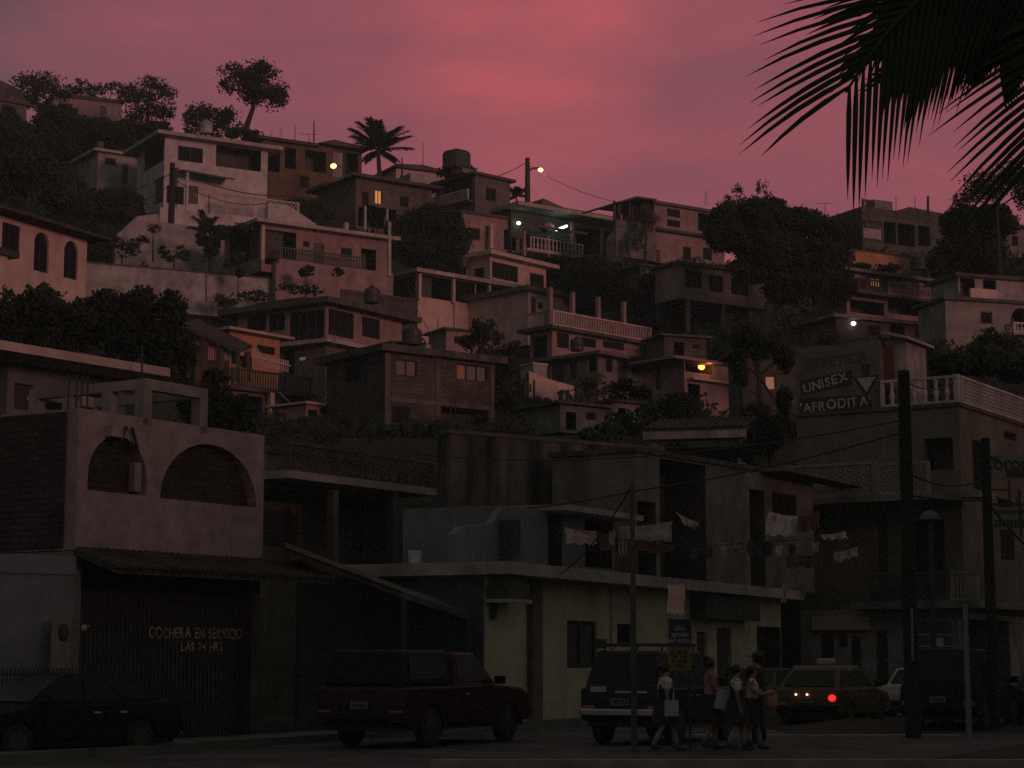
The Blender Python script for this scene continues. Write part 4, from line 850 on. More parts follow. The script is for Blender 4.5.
# shelves with goods seen under the salon
m = MB(); a = W(912, 620, 66.5); c = W(960, 690, 66.5); 
K = thing('shelf_rack', 'dim street stall of stacked shelves beside the pale sign post', 'stall', (a.x, 66.2, 0))
for k in range(6): z = .5+.38*k; m.box(a.x, c.x, 66.2, 66.8, z, z+.05)
for x in (a.x, c.x-.06): m.box(x, x+.06, 66.15, 66.199, 0, 2.9)
m.build('frame', 'midmetal', K, True)
random.seed(3)
for k in range(5):
    x = a.x+.1
    while x < c.x-.3:
        w_ = random.uniform(.12, .3); 
        
        if random.random() < .7: m = MB(); m.box(x, x+w_, 66.25, 66.6, .552+.38*k, .552+.38*k+random.uniform(.12, .28)); m.build('goods_box', 'clothgrey', K, True)
        x += w_+.05
# signs on the right
def board(name, label, px0, py0, px1, py1, Y, mat, dy=.12, posts=()):
    a, c = W(px0, py0, Y), W(px1, py1, Y); t = thing(name, label, 'sign', (a.x, Y, posts and 0 or c.z)); m = MB(); m.box(a.x, c.x, Y, Y+dy, c.z, a.z); pn = m.build('panel', mat, t, True)
    return t, pn, a, c
t, pn, a, c = board('beer_sign', 'pale beer sign with black lettering and a crest, right edge above the lattice sign', 991, 455, 1034, 479, 56.5, 'signpale')
w_ = c.x-a.x; h_ = a.z-c.z
def wtext(parent, root, s_, mat, x, y, z, size, sx=1.0):
    return text(parent, 'lettering', s_, mat, XF[root.name].inverted() @ facing(x, y, z), size, sx)
wtext(pn, t, 'Corona', 'ink', a.x+w_*.42, 56.49, a.z-h_*.36, .52, 1.0)
m = MB(); x = a.x+w_*.16; z = a.z-h_*.3; m.box(a.x+w_*.35, a.x+w_*.8, 56.485, 56.498, c.z+.05, c.z+.28); m.build('lettering_band', 'ink', pn, True)
m = MB(); x = a.x+.12; zz = a.z+.02
for k in range(5): m.box(x-.11+.05*k, x-.09+.05*k, 56.485, 56.498, zz-.14, zz-.05)
m.box(x-.12, x+.12, 56.485, 56.498, zz-.2, zz-.141); m.build('crest', 'ink', pn, True)
m = MB(); m.bar((a.x+.5, 56.56, c.z-.02), (a.x+.5, 56.56, c.z-.6), .06, .06); m.bar((a.x-.3, 56.56, c.z-.3), (a.x+.5, 56.56, c.z-.3), .05, .05); m.build('bracket', 'darkmetal', t, True)
t, pn, a, c = board('hanging_sign', 'small lettered sign board hung below the beer sign', 992, 507, 1026, 530, 56.4, 'signpale')
for j in range(2):
    z = a.z-.14-.27*j; m = MB()
    for k in range(8): x = a.x+.06+.11*k; m.box(x, x+.07, 56.385, 56.399, z-(.06 if j == 0 else .16), z+.05)
    m.build('lettering', 'ink', pn, True)
m = MB(); m.bar((a.x+.2, 56.46, a.z), (a.x+.2, 56.46, a.z+.3), .04, .04); m.bar((c.x-.2, 56.46, a.z), (c.x-.2, 56.46, a.z+.3), .04, .04); m.build('bracket', 'darkmetal', t, True)
# church-service sign on the pavement
Y = 36.8; a, c = W(668.5, 619, Y), W(692, 671, Y)
t = thing('street_sign', 'tall two-panel sign, dark above and yellow below, beside the jeep', 'sign', (a.x, Y, 0))
mz = W(680, 647, Y).z
m = MB(); m.box(a.x, c.x, Y, Y+.05, mz+.002, a.z); p1 = m.build('upper_panel', 'signdark', t, True); m = MB(); m.box(a.x-.02, c.x-.01, Y, Y+.05, c.z, mz); p2 = m.build('lower_panel', 'signyellow', t, True)
xm_ = (a.x+c.x)/2
for s_, py in (('Una', 628.5), ('Iglesias', 634.5), ('servicios.', 640.5)): wtext(p1, t, s_, 'letterdim' if 0 else 'letter', xm_, Y-.006, W(680, py, Y).z, .125, .92)
for py, ws in ((652, (.06, .1, .09)), (656.7, (.1, .14)), (661.2, (.08, .06, .1)), (665.5, (.14,))):
    m = MB(); z = W(680, py, Y).z; tot = sum(ws)+.03*(len(ws)-1); x = xm_-tot/2-.01
    for w_ in ws:
        n = int(w_/.02)
        for k in range(n): m.box(x+k*.02, x+k*.02+.013, Y-.006, Y-.001, z-.025, z+.02+.012*((k*7) % 3))
        x += w_+.03
    m.build('lettering', 'ink', p2, True)
m = MB()
for x in (a.x+.04, c.x-.06): m.box(x, x+.04, Y+.051, Y+.09, 0, a.z-.05)
m.build('post', 'darkmetal', t, True)
# ================================================================== VEHICLES
HEAD = math.atan2(.89, .45)
def lp_bevel(o, w=.035):
    md = o.modifiers.new('bevel', 'BEVEL'); md.width = w; md.segments = 2; md.limit_method = 'ANGLE'; md.angle_limit = R(25)
    return o
def car(name, label, cx, cy, ang, L, Wd, wb, wr, mat, prof, cab, belt, cat='car', win=2, z_sill=.28, group='vehicles on the street', rearglass=True, tail='lampglass', shell=None):
    """prof: upper outline [(x,z)] of the lower body rear to front; cab=(xb0,xr0,xr1,xb1,ztop)"""
    t = thing(name, label, cat, (cx, cy, 0), ang, group); hw = Wd/2
    fx, rx_ = wb/2+.05, -wb/2+.05; ar = wr*1.16
    pts = [(-L/2, z_sill+.12)]+list(prof)+[(L/2, z_sill+.12)]
    low = []
    for c in (fx, rx_):
        low += [(c+ar+.02, z_sill)]+[(c+ar*math.cos(math.pi*k/8), max(z_sill, wr+ar*math.sin(math.pi*k/8)-.02)) for k in range(1, 8)]+[(c-ar-.02, z_sill)]
    out = pts+[(L/2-.06, z_sill)]+low+[(-L/2+.06, z_sill)]
    m = MB(); m.prism(out, lambda a, d, z: (a, d, z), -hw, hw); body = lp_bevel(m.build('body', mat, t), .05)
    m = MB(); m.box(-L/2+.1, L/2-.1, -hw+.12, hw-.12, z_sill-.1, z_sill+.25); m.build('underbody', 'rubber', t)
    xb0, xr0, xr1, xb1, zt = cab; wb_, wt = hw-.04, hw-.2
    B = [(xb0, -wb_, belt), (xb1, -wb_, belt), (xb1, wb_, belt), (xb0, wb_, belt)]; Tp = [(xr0, -wt, zt), (xr1, -wt, zt), (xr1, wt, zt), (xr0, wt, zt)]
    m = MB(); m.v = [Vector((x, y, z-.03)) for x, y, z in B]+[Vector(p) for p in Tp]; m.f = [(3, 2, 1, 0), (4, 5, 6, 7)]+[(i, (i+1) % 4, (i+1) % 4+4, i+4) for i in range(4)]
    lp_bevel(m.build('cabin', mat, t), .05)
    Bv = [Vector(p) for p in B]; Tv = [Vector(p) for p in Tp]
    def pane(a, b_, c, d, u0, u1, v0, v1, nm='window'):
        nr = (b_-a).cross(d-a).normalized()*.006
        q = lambda u, v: (a.lerp(b_, u)).lerp(d.lerp(c, u), v)+nr
        m = MB(); m.quad(q(u0, v0), q(u1, v0), q(u1, v1), q(u0, v1)); m.quad(q(u0, v0)-nr*3, q(u1, v0)-nr*3, q(u1, v1)-nr*3, q(u0, v1)-nr*3); return m.build(nm, 'carglass', t)
    for k in range(win):
        u0, u1 = .05+.9*k/win+.012, .05+.9*(k+1)/win-.012
        pane(Bv[0], Bv[1], Tv[1], Tv[0], u0, u1, .12, .9); pane(Bv[2], Bv[3], Tv[3], Tv[2], 1-u1, 1-u0, .12, .9)
    pane(Bv[1], Bv[2], Tv[2], Tv[1], .05, .95, .08, .92, 'windscreen')
    if rearglass: pane(Bv[3], Bv[0], Tv[0], Tv[3], .07, .93, .12, .9, 'rear_window')
    zb = z_sill+.16
    for s in (-1, 1):
        nd = max(1, win-1) if win > 1 else 1
        for k in range(nd):
            x0 = xb0+(xb1-xb0)*(.12+.8*k/nd); x1 = xb0+(xb1-xb0)*(.12+.8*(k+1)/nd)-.03
            x0 = max(x0, rx_+ar*.75)
            m = MB(); y = s*(hw+.001); m.box(x0, x1, min(y, y+s*.012), max(y, y+s*.012), zb+.06, belt-.07); d = m.build('door', mat, t)
            m = MB(); y = s*(hw+.014); m.box(x0+.08, x0+.22, min(y, y+s*.03), max(y, y+s*.03), belt-.17, belt-.135); m.build('handle', 'palemetal', d)
        m = MB(); m.box(xb1-.28, xb1-.12, min(s*hw, s*(hw+.2)), max(s*hw, s*(hw+.2)), belt+.02, belt+.18); lp_bevel(m.build('mirror', 'carblack', t), .03)
        zf = [z for x, z in prof][-1]; zr = [z for x, z in prof][0]
        m = MB(); m.box(L/2-.03, L/2+.03, min(s*(hw-.42), s*(hw-.06)), max(s*(hw-.42), s*(hw-.06)), zf-.22, zf-.06); m.build('headlight', 'lampglass' if name == 'hatchback' else 'paleglass', t)
        m = MB(); (m.sphere((-L/2-.02, s*(hw-.17), zr-.0), .04, .10, .085) if tail == 'tailred' and s < 0 else m.box(-L/2-.03, -L/2+.02, min(s*(hw-.3), s*(hw-.05)), max(s*(hw-.3), s*(hw-.05)), zr-.3, zr-.1)); m.build('tail_light', tail if s < 0 else 'lampglass', t)
        for wx in (fx, rx_):
            w = MB(); y = s*(hw-.11)
            for r_, y0, y1 in ((wr, -.1, .1),): w.tube([(wx, y+y0, wr), (wx, y+y0*.8, wr), (wx, y+y1*.8, wr), (wx, y+y1, wr)], [wr*.93, wr, wr, wr*.93], 22)
            wo = w.build('wheel', 'rubber', t); m = MB(); yy = s*(hw-.005)
            m.tube([(wx, yy-.02*s, wr), (wx, yy+.004*s, wr)], [wr*.6, wr*.56], 18)
            rm = m.build('rim', 'rim', wo)
    for x, nm in ((L/2, 'bumper'), (-L/2, 'bumper')):
        m = MB(); sg = 1 if x > 0 else -1; m.box(min(x-.02*sg, x+.09*sg), max(x-.02*sg, x+.09*sg), -hw+.02, hw-.02, z_sill+.1, z_sill+.24); lp_bevel(m.build(nm, 'chrome' if cat == 'jeep' else 'carblack', t), .03)
        m = MB(); xx = x+.035*sg; m.box(min(xx, xx+.02*sg), max(xx, xx+.02*sg), -.18, .18, z_sill+.3, z_sill+.43); pl = m.build('plate', 'grey', t)
        m = MB(); xx = x+.056*sg
        for k in range(6): m.box(min(xx, xx+.003*sg), max(xx, xx+.003*sg), -.14+.05*k, -.11+.05*k, z_sill+.33, z_sill+.4)
        m.build('plate_mark', 'ink', pl)
    return t
car('hatchback', 'dark hatchback parked before the garage at the left edge', -7.75, 34.4, math.atan2(-.74, -.67), 4.15, 1.65, 2.45, .29, 'carblack', [(-2.075, .62), (-2.05, .86), (-1.6, .9), (1.0, .86), (1.9, .72), (2.07, .6)], (-1.95, -.75, .3, 1.05, 1.36), .88, win=3)
pk = car('pickup_truck', 'red pickup truck with a dark camper shell, parked beside the yellow building', -1.6, 39.0, HEAD, 5.1, 1.85, 3.1, .37, 'carred', [(-2.55, .8), (-2.53, 1.12), (1.1, 1.14), (2.2, 1.06), (2.5, .9), (2.55, .7)], (-.55, -.35, .45, 1.2, 1.74), 1.12, cat='pickup', win=1, z_sill=.42, rearglass=False)
m = MB(); m.v = [Vector(p) for p in ((-2.5, -.84, 1.13), (-.6, -.84, 1.13), (-.6, .84, 1.13), (-2.5, .84, 1.13), (-2.35, -.72, 1.78), (-.58, -.72, 1.78), (-.58, .72, 1.78), (-2.35, .72, 1.78))]; m.f = [(3, 2, 1, 0), (4, 5, 6, 7)]+[(i, (i+1) % 4, (i+1) % 4+4, i+4) for i in range(4)]; lp_bevel(m.build('camper_shell', 'carblack', pk), .06)
m = MB(); m.quad((-2.2, -.835, 1.25), (-.8, -.835, 1.25), (-.78, -.76, 1.66), (-2.12, -.76, 1.66)); m.build('window', 'carglass', pk)
jx, jy = 2.05+.95, 38.15+1.9
jp = car('jeep', 'boxy dark jeep with a roof rack and pale bumper, seen from behind', jx, jy, HEAD, 4.2, 1.7, 2.6, .37, 'cargreen', [(-2.1, .85), (-2.08, 1.08), (.75, 1.1), (2.0, 1.02), (2.1, .8)], (-2.02, -1.75, .35, .85, 1.78), 1.08, cat='jeep', win=3, z_sill=.45)
m = MB()
for y in (-.6, 0, .6): m.bar((-1.6, y, 1.88), (.2, y, 1.88), .04, .04)
for x in (-1.6, -1, -.4, .2): m.bar((x, -.62, 1.9), (x, .62, 1.9), .03, .03)
for x in (-1.5, .1):
    for y in (-.6, .6): m.bar((x, y, 1.77), (x, y, 1.87), .03, .03)
m.box(-1.78, -1.62, .5, .68, 1.82, 2.0); m.build('roof_rack', 'darkmetal', jp)
m = MB(); m.box(-2.125, -2.085, -.55, .1, .98, 1.02); m.build('trim_bar', 'chrome', jp)
m = MB(); m.box(-2.12, -2.085, .3, .62, 1.0, 1.1); m.build('badge', 'palemetal', jp)
tx = car('taxi', 'dull yellow taxi estate with a roof sign and one glowing brake light', 8.05, 50.5, HEAD, 4.3, 1.6, 2.55, .29, 'caryellow', [(-2.15, .7), (-2.12, .92), (.9, .93), (1.95, .8), (2.15, .62)], (-2.1, -1.5, .3, 1.0, 1.40), .92, cat='taxi', win=3, tail='tailred')
m = MB(); m.box(-.75, -.5, -.22, .22, 1.47, 1.64); lp_bevel(m.build('roof_sign', 'clothgrey', tx), .05)
m = MB()
for x in (-1.2, -.1): m.bar((x, -.66, 1.44), (x, .66, 1.44), .05, .04)
for y in (-.55, .55): m.bar((-1.3, y, 1.42), (0, y, 1.42), .03, .03)
m.build('roof_rack', 'palemetal', tx)
for y in (.14, -.14): m = MB(); m.sphere((-2.2, y+.12, .78), .022, .03, .026); m.build('plate_lamp', 'platelamp', tx)
car('sedan', 'small dark car half hidden between the people and the taxi', 7.0, 56, HEAD, 4.1, 1.65, 2.5, .29, 'cargrey', [(-2.05, .66), (-2.0, .9), (.9, .9), (1.9, .76), (2.05, .6)], (-1.4, -.85, .35, 1.0, 1.38), .9, win=2)
car('van', 'tall black van beside the thick dark pole', 10.55, 47.3, HEAD, 4.5, 1.75, 2.7, .33, 'carblack', [(-2.25, .8), (-2.22, 1.05), (1.0, 1.06), (2.1, .95), (2.25, .7)], (-2.2, -1.95, .5, 1.15, 1.85), 1.05, cat='van', win=3, z_sill=.36)
car('sedan', 'pale sedan glimpsed behind the thick dark pole past the taxi', 11.6, 56.5, HEAD, 4.2, 1.65, 2.5, .29, 'carwhite', [(-2.1, .66), (-2.05, .92), (.9, .9), (1.95, .78), (2.1, .6)], (-1.45, -.85, .35, 1.0, 1.38), .91, win=2)
car('sedan', 'dark sedan at the right edge past the black van', 13.6, 50.5, HEAD, 4.2, 1.65, 2.5, .29, 'cargrey', [(-2.1, .66), (-2.05, .92), (.9, .9), (1.95, .78), (2.1, .6)], (-1.45, -.85, .35, 1.0, 1.38), .91, win=2)
# ================================================================== PEOPLE
def skin_mesh(name, pts, edges, root, mat, parent, lv=2):
    me = bpy.data.meshes.new(name); me.from_pydata([p for p, _ in pts], edges, []); o = bpy.data.objects.new(name, me); COL.objects.link(o)
    md = o.modifiers.new('skin', 'SKIN'); md.use_smooth_shade = True
    for i, (_, r) in enumerate(pts):
        v = me.skin_vertices[0].data[i]; v.radius = (r, r) if not isinstance(r, tuple) else r; v.use_root = (i == root)
    sb = o.modifiers.new('sub', 'SUBSURF'); sb.levels = lv; sb.render_levels = lv
    dg = bpy.context.evaluated_depsgraph_get(); nm = bpy.data.meshes.new_from_object(o.evaluated_get(dg)); bpy.data.objects.remove(o)
    nm.materials.clear(); nm.materials.append(MAT[mat])
    for p in nm.polygons: p.use_smooth = True
    q = bpy.data.objects.new(name, nm); COL.objects.link(q); q.parent = parent; XF[q.name] = XF[parent.name]
    return q
def person(label, x, y, ang, h, stride, arms, hair='long', top='blouse', skirt=True, vest=None, male=False, bag=None):
    """faces local +x; stride = fore/aft leg swing (m); arms = ((shoulder swing, elbow bend) left, right)"""
    k = h/1.62; t = thing('person', label, 'person', (x, y, 0), ang, 'people walking along the street')
    P = []; E = []
    def add(p, r, prev=None):
        P.append(((p[0]*k, p[1]*k, p[2]*k), r*k)); i = len(P)-1
        if prev is not None: E.append((prev, i))
        return i
    pel = add((0, 0, .88), .115); ab = add((.01, 0, 1.02), .105, pel); ch = add((.015, 0, 1.2), .12, ab); up = add((0, 0, 1.31), .085, ch); nk = add((.01, 0, 1.38), .048, up)
    jaw = add((.035, 0, 1.45), .062, nk); hd = add((.02, 0, 1.525), .088, jaw); add((.01, 0, 1.585), .06, hd); add((.118, 0, 1.495), .016, hd)
    J = {}
    for s, (sw, eb), ls in ((1, arms[0], stride), (-1, arms[1], -stride)):
        hp = add((0, .085*s, .84), .085, pel); kn = add((ls*.45+.04, .09*s, .47), .056, hp); an = add((ls-.02 if ls < 0 else ls, .085*s, .09 if ls >= 0 else .13), .036, kn); J['k', s] = P[kn][0]; J['a', s] = P[an][0]
        sh = add((0, .155*s, 1.295), .055, up); a = R(sw); el = (.27*math.sin(a), .2*s, 1.295-.27*math.cos(a)); e = add(el, .038, sh)
        b_ = R(sw+eb); wr_ = (el[0]+.235*math.sin(b_), .19*s, el[2]-.235*math.cos(b_)); w = add(wr_, .024, e); d = Vector((math.sin(b_), 0, -math.cos(b_))); sd = Vector((math.cos(b_), 0, math.sin(b_)))
        pm = Vector(wr_)+d*.055; pi_ = add(pm, .028, w); J['h', s] = P[pi_][0]; J['s', s] = P[sh][0]; J['e', s] = P[e][0]
        for f, ln in ((-.03, .065), (-.011, .078), (.009, .075), (.027, .058)):
            q = pm+sd*f+d*.03; i1 = add(q, .0095, pi_); i2 = add(q+d*ln*.55+Vector((0, -.006*s, 0)), .0085, i1); add(q+d*ln+Vector((0, -.022*s, 0)), .007, i2)
        q = Vector(wr_)+d*.03+sd*.035; i1 = add(q, .011, w); add(q+d*.04+sd*.02, .008, i1)
    body = skin_mesh('body', P, E, 0, 'skin', t)
    # clothing
    Q = lambda p, r: (tuple(c*k for c in p), r*k)
    pts = [Q((0, 0, .93), .13), Q((.01, 0, 1.03), .125), Q((.015, 0, 1.2), .142), Q((0, 0, 1.32), .1), Q((.005, 0, 1.365), .062)]; ed = [(0, 1), (1, 2), (2, 3), (3, 4)]
    for s in (1, -1):
        n = len(pts); a, e = Vector(J['s', s]), Vector(J['e', s]); pts += [(tuple(a), .078*k), (tuple(a.lerp(e, .75)), .066*k)]; ed += [(3, n), (n, n+1)]
    skin_mesh('shirt', pts, ed, 0, top, t)
    if vest:
        pts = [Q((0, 0, .9), .15), Q((.01, 0, 1.05), .142), Q((.015, 0, 1.2), .153), Q((.0, 0, 1.27), .12)]; skin_mesh('pinafore', pts, [(0, 1), (1, 2), (2, 3)], 0, vest, t)
    if skirt:
        m = MB(); n = 22; prf = ((.13, .98), (.17, .86), (.2, .7), (.23, .5)); 
        for r_, z in prf:
            for i in range(n):
                a = 2*math.pi*i/n; rr = r_*(1+.05*math.sin(a*7)*(1-z)); m.v.append(Vector((rr*math.cos(a)*(1.1+abs(stride)*.5)*k, rr*math.sin(a)*.92*k, z*k)))
        for j in range(3):
            for i in range(n): a = j*n+i; b_ = j*n+(i+1) % n; m.f.append((a, b_, b_+n, a+n))
        m.build('skirt', 'navy', t, smooth=True)
        for s in (1, -1):
            a, kn = Vector(J['a', s]), Vector(J['k', s]); m = MB(); m.tube([a+Vector((0, 0, -.02*k)), a.lerp(kn, .6)], [.046*k, .058*k], 10); m.build('sock', 'sock', t, smooth=True)
    else:
        for s in (1, -1):
            a, kn = Vector(J['a', s]), Vector(J['k', s]); m = MB(); m.tube([a+Vector((0, 0, -.03)), kn, Vector((0, .085*s*k, .92*k))], [.07*k, .085*k, .12*k], 10); m.build('trouser_leg', 'navy', t, smooth=True)
    for s in (1, -1):
        a = Vector(J['a', s]); m = MB(); m.sphere((a.x+.07*k, a.y, max(.035, a.z-.055*k)), .13*k, .045*k, .04*k, 12, 6); m.build('shoe', 'sock' if male is None else 'shoe', t, smooth=True)
    m = MB(); m.sphere((.0, 0, 1.535*k), .108*k, .098*k, .1*k, 14, 8)
    m.v = [Vector((min(q.x, .06*k) if q.z < 1.56*k else q.x, q.y, q.z)) for q in m.v]
    if hair == 'long': m.sphere((-.07*k, 0, 1.43*k), .05*k, .08*k, .15*k, 12, 8)
    if hair == 'bun': m.sphere((-.07*k, 0, 1.63*k), .06*k, .06*k, .055*k)
    if hair == 'tail': m.tube([(-.09*k, 0, 1.57*k), (-.16*k, 0, 1.5*k), (-.17*k, 0, 1.34*k)], [.035*k, .04*k, .012*k], 8)
    m.build('hair', 'hair', t, smooth=True)
    if hair == 'cap':
        m = MB(); m.lathe((0, 0, 1.56*k), [(.118*k, 0), (.115*k, .05*k), (.08*k, .09*k), (.02*k, .1*k)], 14); m.box(.08*k, .2*k, -.07*k, .07*k, 1.565*k, 1.578*k); m.build('cap', 'ink', t, smooth=True)
    for s in (1, -1): m = MB(); m.sphere((.098*k, .032*s*k, 1.53*k), .012*k, .014*k, .009*k, 8, 5); m.build('eye', 'ink', t)
    return t, J, k
t, J, k = person('schoolgirl in a white blouse and dark pinafore walking alone beside the jeep', 2.72, 35.9, R(15), 1.55, .26, ((-12, 10), (-8, 14)), 'tail', vest='navy')
m = MB(); m.tube([(.13, .1, 1.28), (.15, .02, 1.1), (.1, -.14, .9)], .018, 6); m.box(-.08, .16, -.24, -.165, .62, .9); tag(m.build('satchel', 'folder', t), 'x', 'x'); o = t.children[-1]
o = [c for c in t.children if c.name.startswith('satchel')][0]; del o['label']; del o['category']; o.parent = None; o.location = (2.72, 35.9, 0); o.rotation_euler = (0, 0, R(15)); tag(o, 'grey satchel on a strap carried by the schoolgirl walking alone', 'bag')
t, J, k = person('woman with a hair bun holding a pale folder at her side', 3.58, 36.6, R(10), 1.63, .12, ((25, 55), (15, 70)), 'bun', top='shirtred')
hx = Vector(J['h', -1])
m = MB(); m.box(-.24, .2, -.035, .035, -.2, .16); 
q = XF[t.name] @ Vector((hx.x-.08, hx.y-.06, hx.z-.12)); o = m.build('folder', 'folder', origin=(0, 0, 0)); o.location = q; o.rotation_euler = (0, R(12), R(10)); tag(o, 'pale flat folder held by the woman with the bun', 'folder')
t, J, k = person('schoolgirl in a white blouse, second from the right of the walking group', 4.02, 36.3, R(5), 1.52, .16, ((5, 15), (-5, 20)), 'tail', vest='navy')
t, J, k = person('schoolgirl on the right of the group hugging an orange bag', 4.36, 36.8, R(-8), 1.5, .14, ((20, 75), (25, 75)), 'long')
hx = (Vector(J['h', 1])+Vector(J['h', -1]))/2
m = MB(); m.lathe((0, 0, 0), [(.1, -.2), (.15, -.14), (.16, 0), (.13, .12), (.05, .17)], 12); m.v = [Vector((v.x*.8, v.y*1.1, v.z)) for v in m.v]; m.tube([(0, -.07, .15), (0, -.05, .26), (0, .05, .26), (0, .07, .15)], .012, 6)
q = XF[t.name] @ Vector((hx.x-.02, 0, hx.z-.1)); o = m.build('shoulder_bag', 'bag', origin=(0, 0, 0), smooth=True); o.location = q; tag(o, 'orange cloth bag hugged by the schoolgirl on the right', 'bag')
person('man in dark clothes and a cap standing behind the schoolgirls', 4.75, 39.0, R(170), 1.72, .05, ((5, 12), (0, 10)), 'cap', top='navy', skirt=False, male=True)
# ================================================================== POLES, WIRES, LAMPS
def pole(label, px, y0, Y, r, mat='wood', name='utility_pole', base_y=None, lean=0, cat='pole'):
    tp = W(px, y0, Y); bz = 0 if base_y is None else W(px, base_y, Y).z
    t = thing(name, label, cat, (tp.x+lean, Y, bz)); m = MB(); m.tube([(tp.x+lean, Y, bz), tp], [r*1.12, r*.85], 12); m.build('post', mat, t, True)
    return t, tp
t, tpA = pole('thick dark utility pole in front of the salon building', 903.5, 371, 42, .15, 'wood')
m = MB(); 
for z in (.4, .9): m.bar(tpA+Vector((-.5, -.14, -z)), tpA+Vector((.5, -.14, -z)), .07, .09)
m = MB(); m.tube([tpA+Vector((0, -.16, -6.1)), tpA+Vector((0, -.18, -5.0))], .03, 6); m.build('conduit', 'midmetal', t, True)
t, tpB = pole('dark utility pole with sign brackets near the right edge', 985, 438, 46, .125, 'wood')
m = MB(); m.bar(tpB+Vector((0, -.13, -1.55)), tpB+Vector((1.0, -.13, -1.55)), .06, .06); m.bar(tpB+Vector((.72, -.13, -1.2)), tpB+Vector((.72, -.13, -2.3)), .05, .05); m.build('bracket', 'darkmetal', t, True)
t, tpC = pole('slim rough wooden pole standing behind the kerb in front of the jeep', 632, 482, 35.2, .05, 'greydark')
pole('slim pale metal post between the two dark poles', 965, 604, 41, .06, 'midmetal', 'sign_post')
t, tpD = pole('thin dark post with a pale domed cap behind the thick pole', 930, 520, 50, .07, 'darkmetal', 'lamp_post', cat='lamp post')
m = MB(); m.lathe(tpD, [(.2, -.02), (.25, .02), (.24, .1), (.15, .2), (.03, .24)], 14); m.build('lamp_head', 'grey', t, True)
t, tpE = pole('dark utility pole in front of the white two-storey house', 172.5, 163, 139, .22, 'wood', base_y=236)
m = MB(); m.bar(tpE+Vector((.25, -.2, -.4)), tpE+Vector((.25, -.2, -1.6)), .25, .25)
for z in (.4, .9, 1.4): m.bar(tpE+Vector((-.1, -.1, -z)), tpE+Vector((.5, -.1, -z)), .08, .08)
m.build('bracket', 'darkmetal', t, True)
t, tpF = pole('pole below the glowing street lamp on the brown brick house', 345, 152, 152, .22, 'wood', base_y=232)
m = MB(); c = W(333.5, 166, 151.5); m.bar(W(345, 168, 152), c+Vector((0, 0, .1)), .1, .1); m.build('arm', 'darkmetal', t, True); m = MB(); m.sphere(c, .24, .2, .2); m.build('lamp', 'lampwarm', t, True); LAMPF = c
t, tpG = pole('skyline utility pole carrying a glowing street lamp', 527.5, 158, 162, .22, 'wood', base_y=212)
m = MB(); c = W(540.5, 170, 161); m.tube([W(528, 171.5, 162), W(533, 168, 161.5), W(540, 168, 161)], .07, 6); m.build('arm', 'darkmetal', t, True); m = MB(); m.sphere(c, .22, .2, .18); m.build('lamp', 'lampwarm', t, True); LAMPG = c
m = MB(); m.bar(W(527.5, 186, 162), W(519, 196, 162), .2, .2); m.build('brace', 'wood', t, True)
t, tpH = pole('slim white pole right of the thin-railed white house', 389.5, 222, 126, .13, 'paleframe', 'pole', base_y=276)
def wire(label, pts, r=.02, sag=.3):
    m = MB(); pts = [Vector(p) for p in pts]; q = []
    for i in range(len(pts)-1):
        for k in range(10): f = k/10; p = pts[i].lerp(pts[i+1], f); p.z -= sag*4*f*(1-f); q.append(p)
    q.append(pts[-1]); m.tube(q, r, 5); tag(m.build('cable', 'cable', origin=q[0]), label, 'cable', 'overhead cables')
wire('overhead cable sagging from the thick pole across to the rooftop stair wall', [W(903, 432, 42), W(640, 490, 50), W(463, 512, 56)], .022, .12)
wire('pair of dark cables crossing the front of the white two-storey house', [W(92, 196, 140), tpE+Vector((.3, -.2, -.6)), W(285, 196, 143)], .035, .5)
wire('lower dark cable crossing below the porch of the white two-storey house', [W(92, 212, 139.5), tpE+Vector((.3, -.2, -1.3)), W(268, 203, 142.5)], .03, .7)
wire('cable running left from the skyline lamp pole', [W(527, 162, 162), W(498, 176, 160)], .035, .1)
wire('long thin cable sagging right from the skyline lamp pole', [W(528, 165, 162), W(640, 206, 152)], .022, .6)
wire('cable looping between the two dark poles on the right', [W(904, 470, 42), W(985, 478, 46)], .025, .25)
wire('second cable running level between the dark poles', [W(903, 494, 42), W(985, 500, 46), W(1040, 560, 46)], .03, .05)
for a in ((295, 124, 140, 156, 'thin aerial left on the brown brick roof', .035, 0), (314, 121, 142, 156, 'taller aerial on the brown brick roof', .06, 0), (309, 134, 142, 156.5, 'short aerial between the two on the brown brick roof', .03, 1), (423, 142, 168, 166, 'thin aerial on the pale flat-roofed skyline house', .035, 0), (402, 158, 176, 165, 'stubby post on the pale skyline roof', .08, 0), (862, 197, 214, 149.5, 'aerial above the pierced-block panel on the right skyline', .05, 0), (825, 203, 218, 150, 'leaning aerial left on the right skyline', .03, 1), (896, 196, 212, 151, 'thin aerial beside the rooftop room on the right skyline', .03, 0), (915, 195, 210, 152, 'thin aerial behind the right skyline roof', .03, 0), (928, 196, 214, 152, 'thick stub pipe on the right skyline roof', .12, 0), (438, 318, 346, 99, 'thin rod on the brick house roof', .03, 0)): antenna(a[0], a[1], a[2], a[3], a[4], a[5], a[6])
antenna(206, 272, 302, 112, 'spindly yard aerial before the long garden wall', .045, 1, 0); antenna(142, 346, 378, 49, 'thin rod above the bare concrete frame', .03, 0, 0); antenna(209, 194, 214, 141, 'forked white-house aerial like a letter Y', .05, 0, 0)
# water tank on its stand
b = tk; m = MB(); c = W(456.5, 166, 152); m.lathe((c.x, c.y, W(457, 170, 152).z), [(1.0, 0), (1.1, .1), (1.1, 1.25), (1.0, 1.4), (.4, 1.55), (.3, 1.65)], 16); tag(m.build('water_tank', 'tank', origin=(c.x, c.y, W(457, 170, 152).z)), 'round dark water tank on the skyline rooftop', 'water tank')
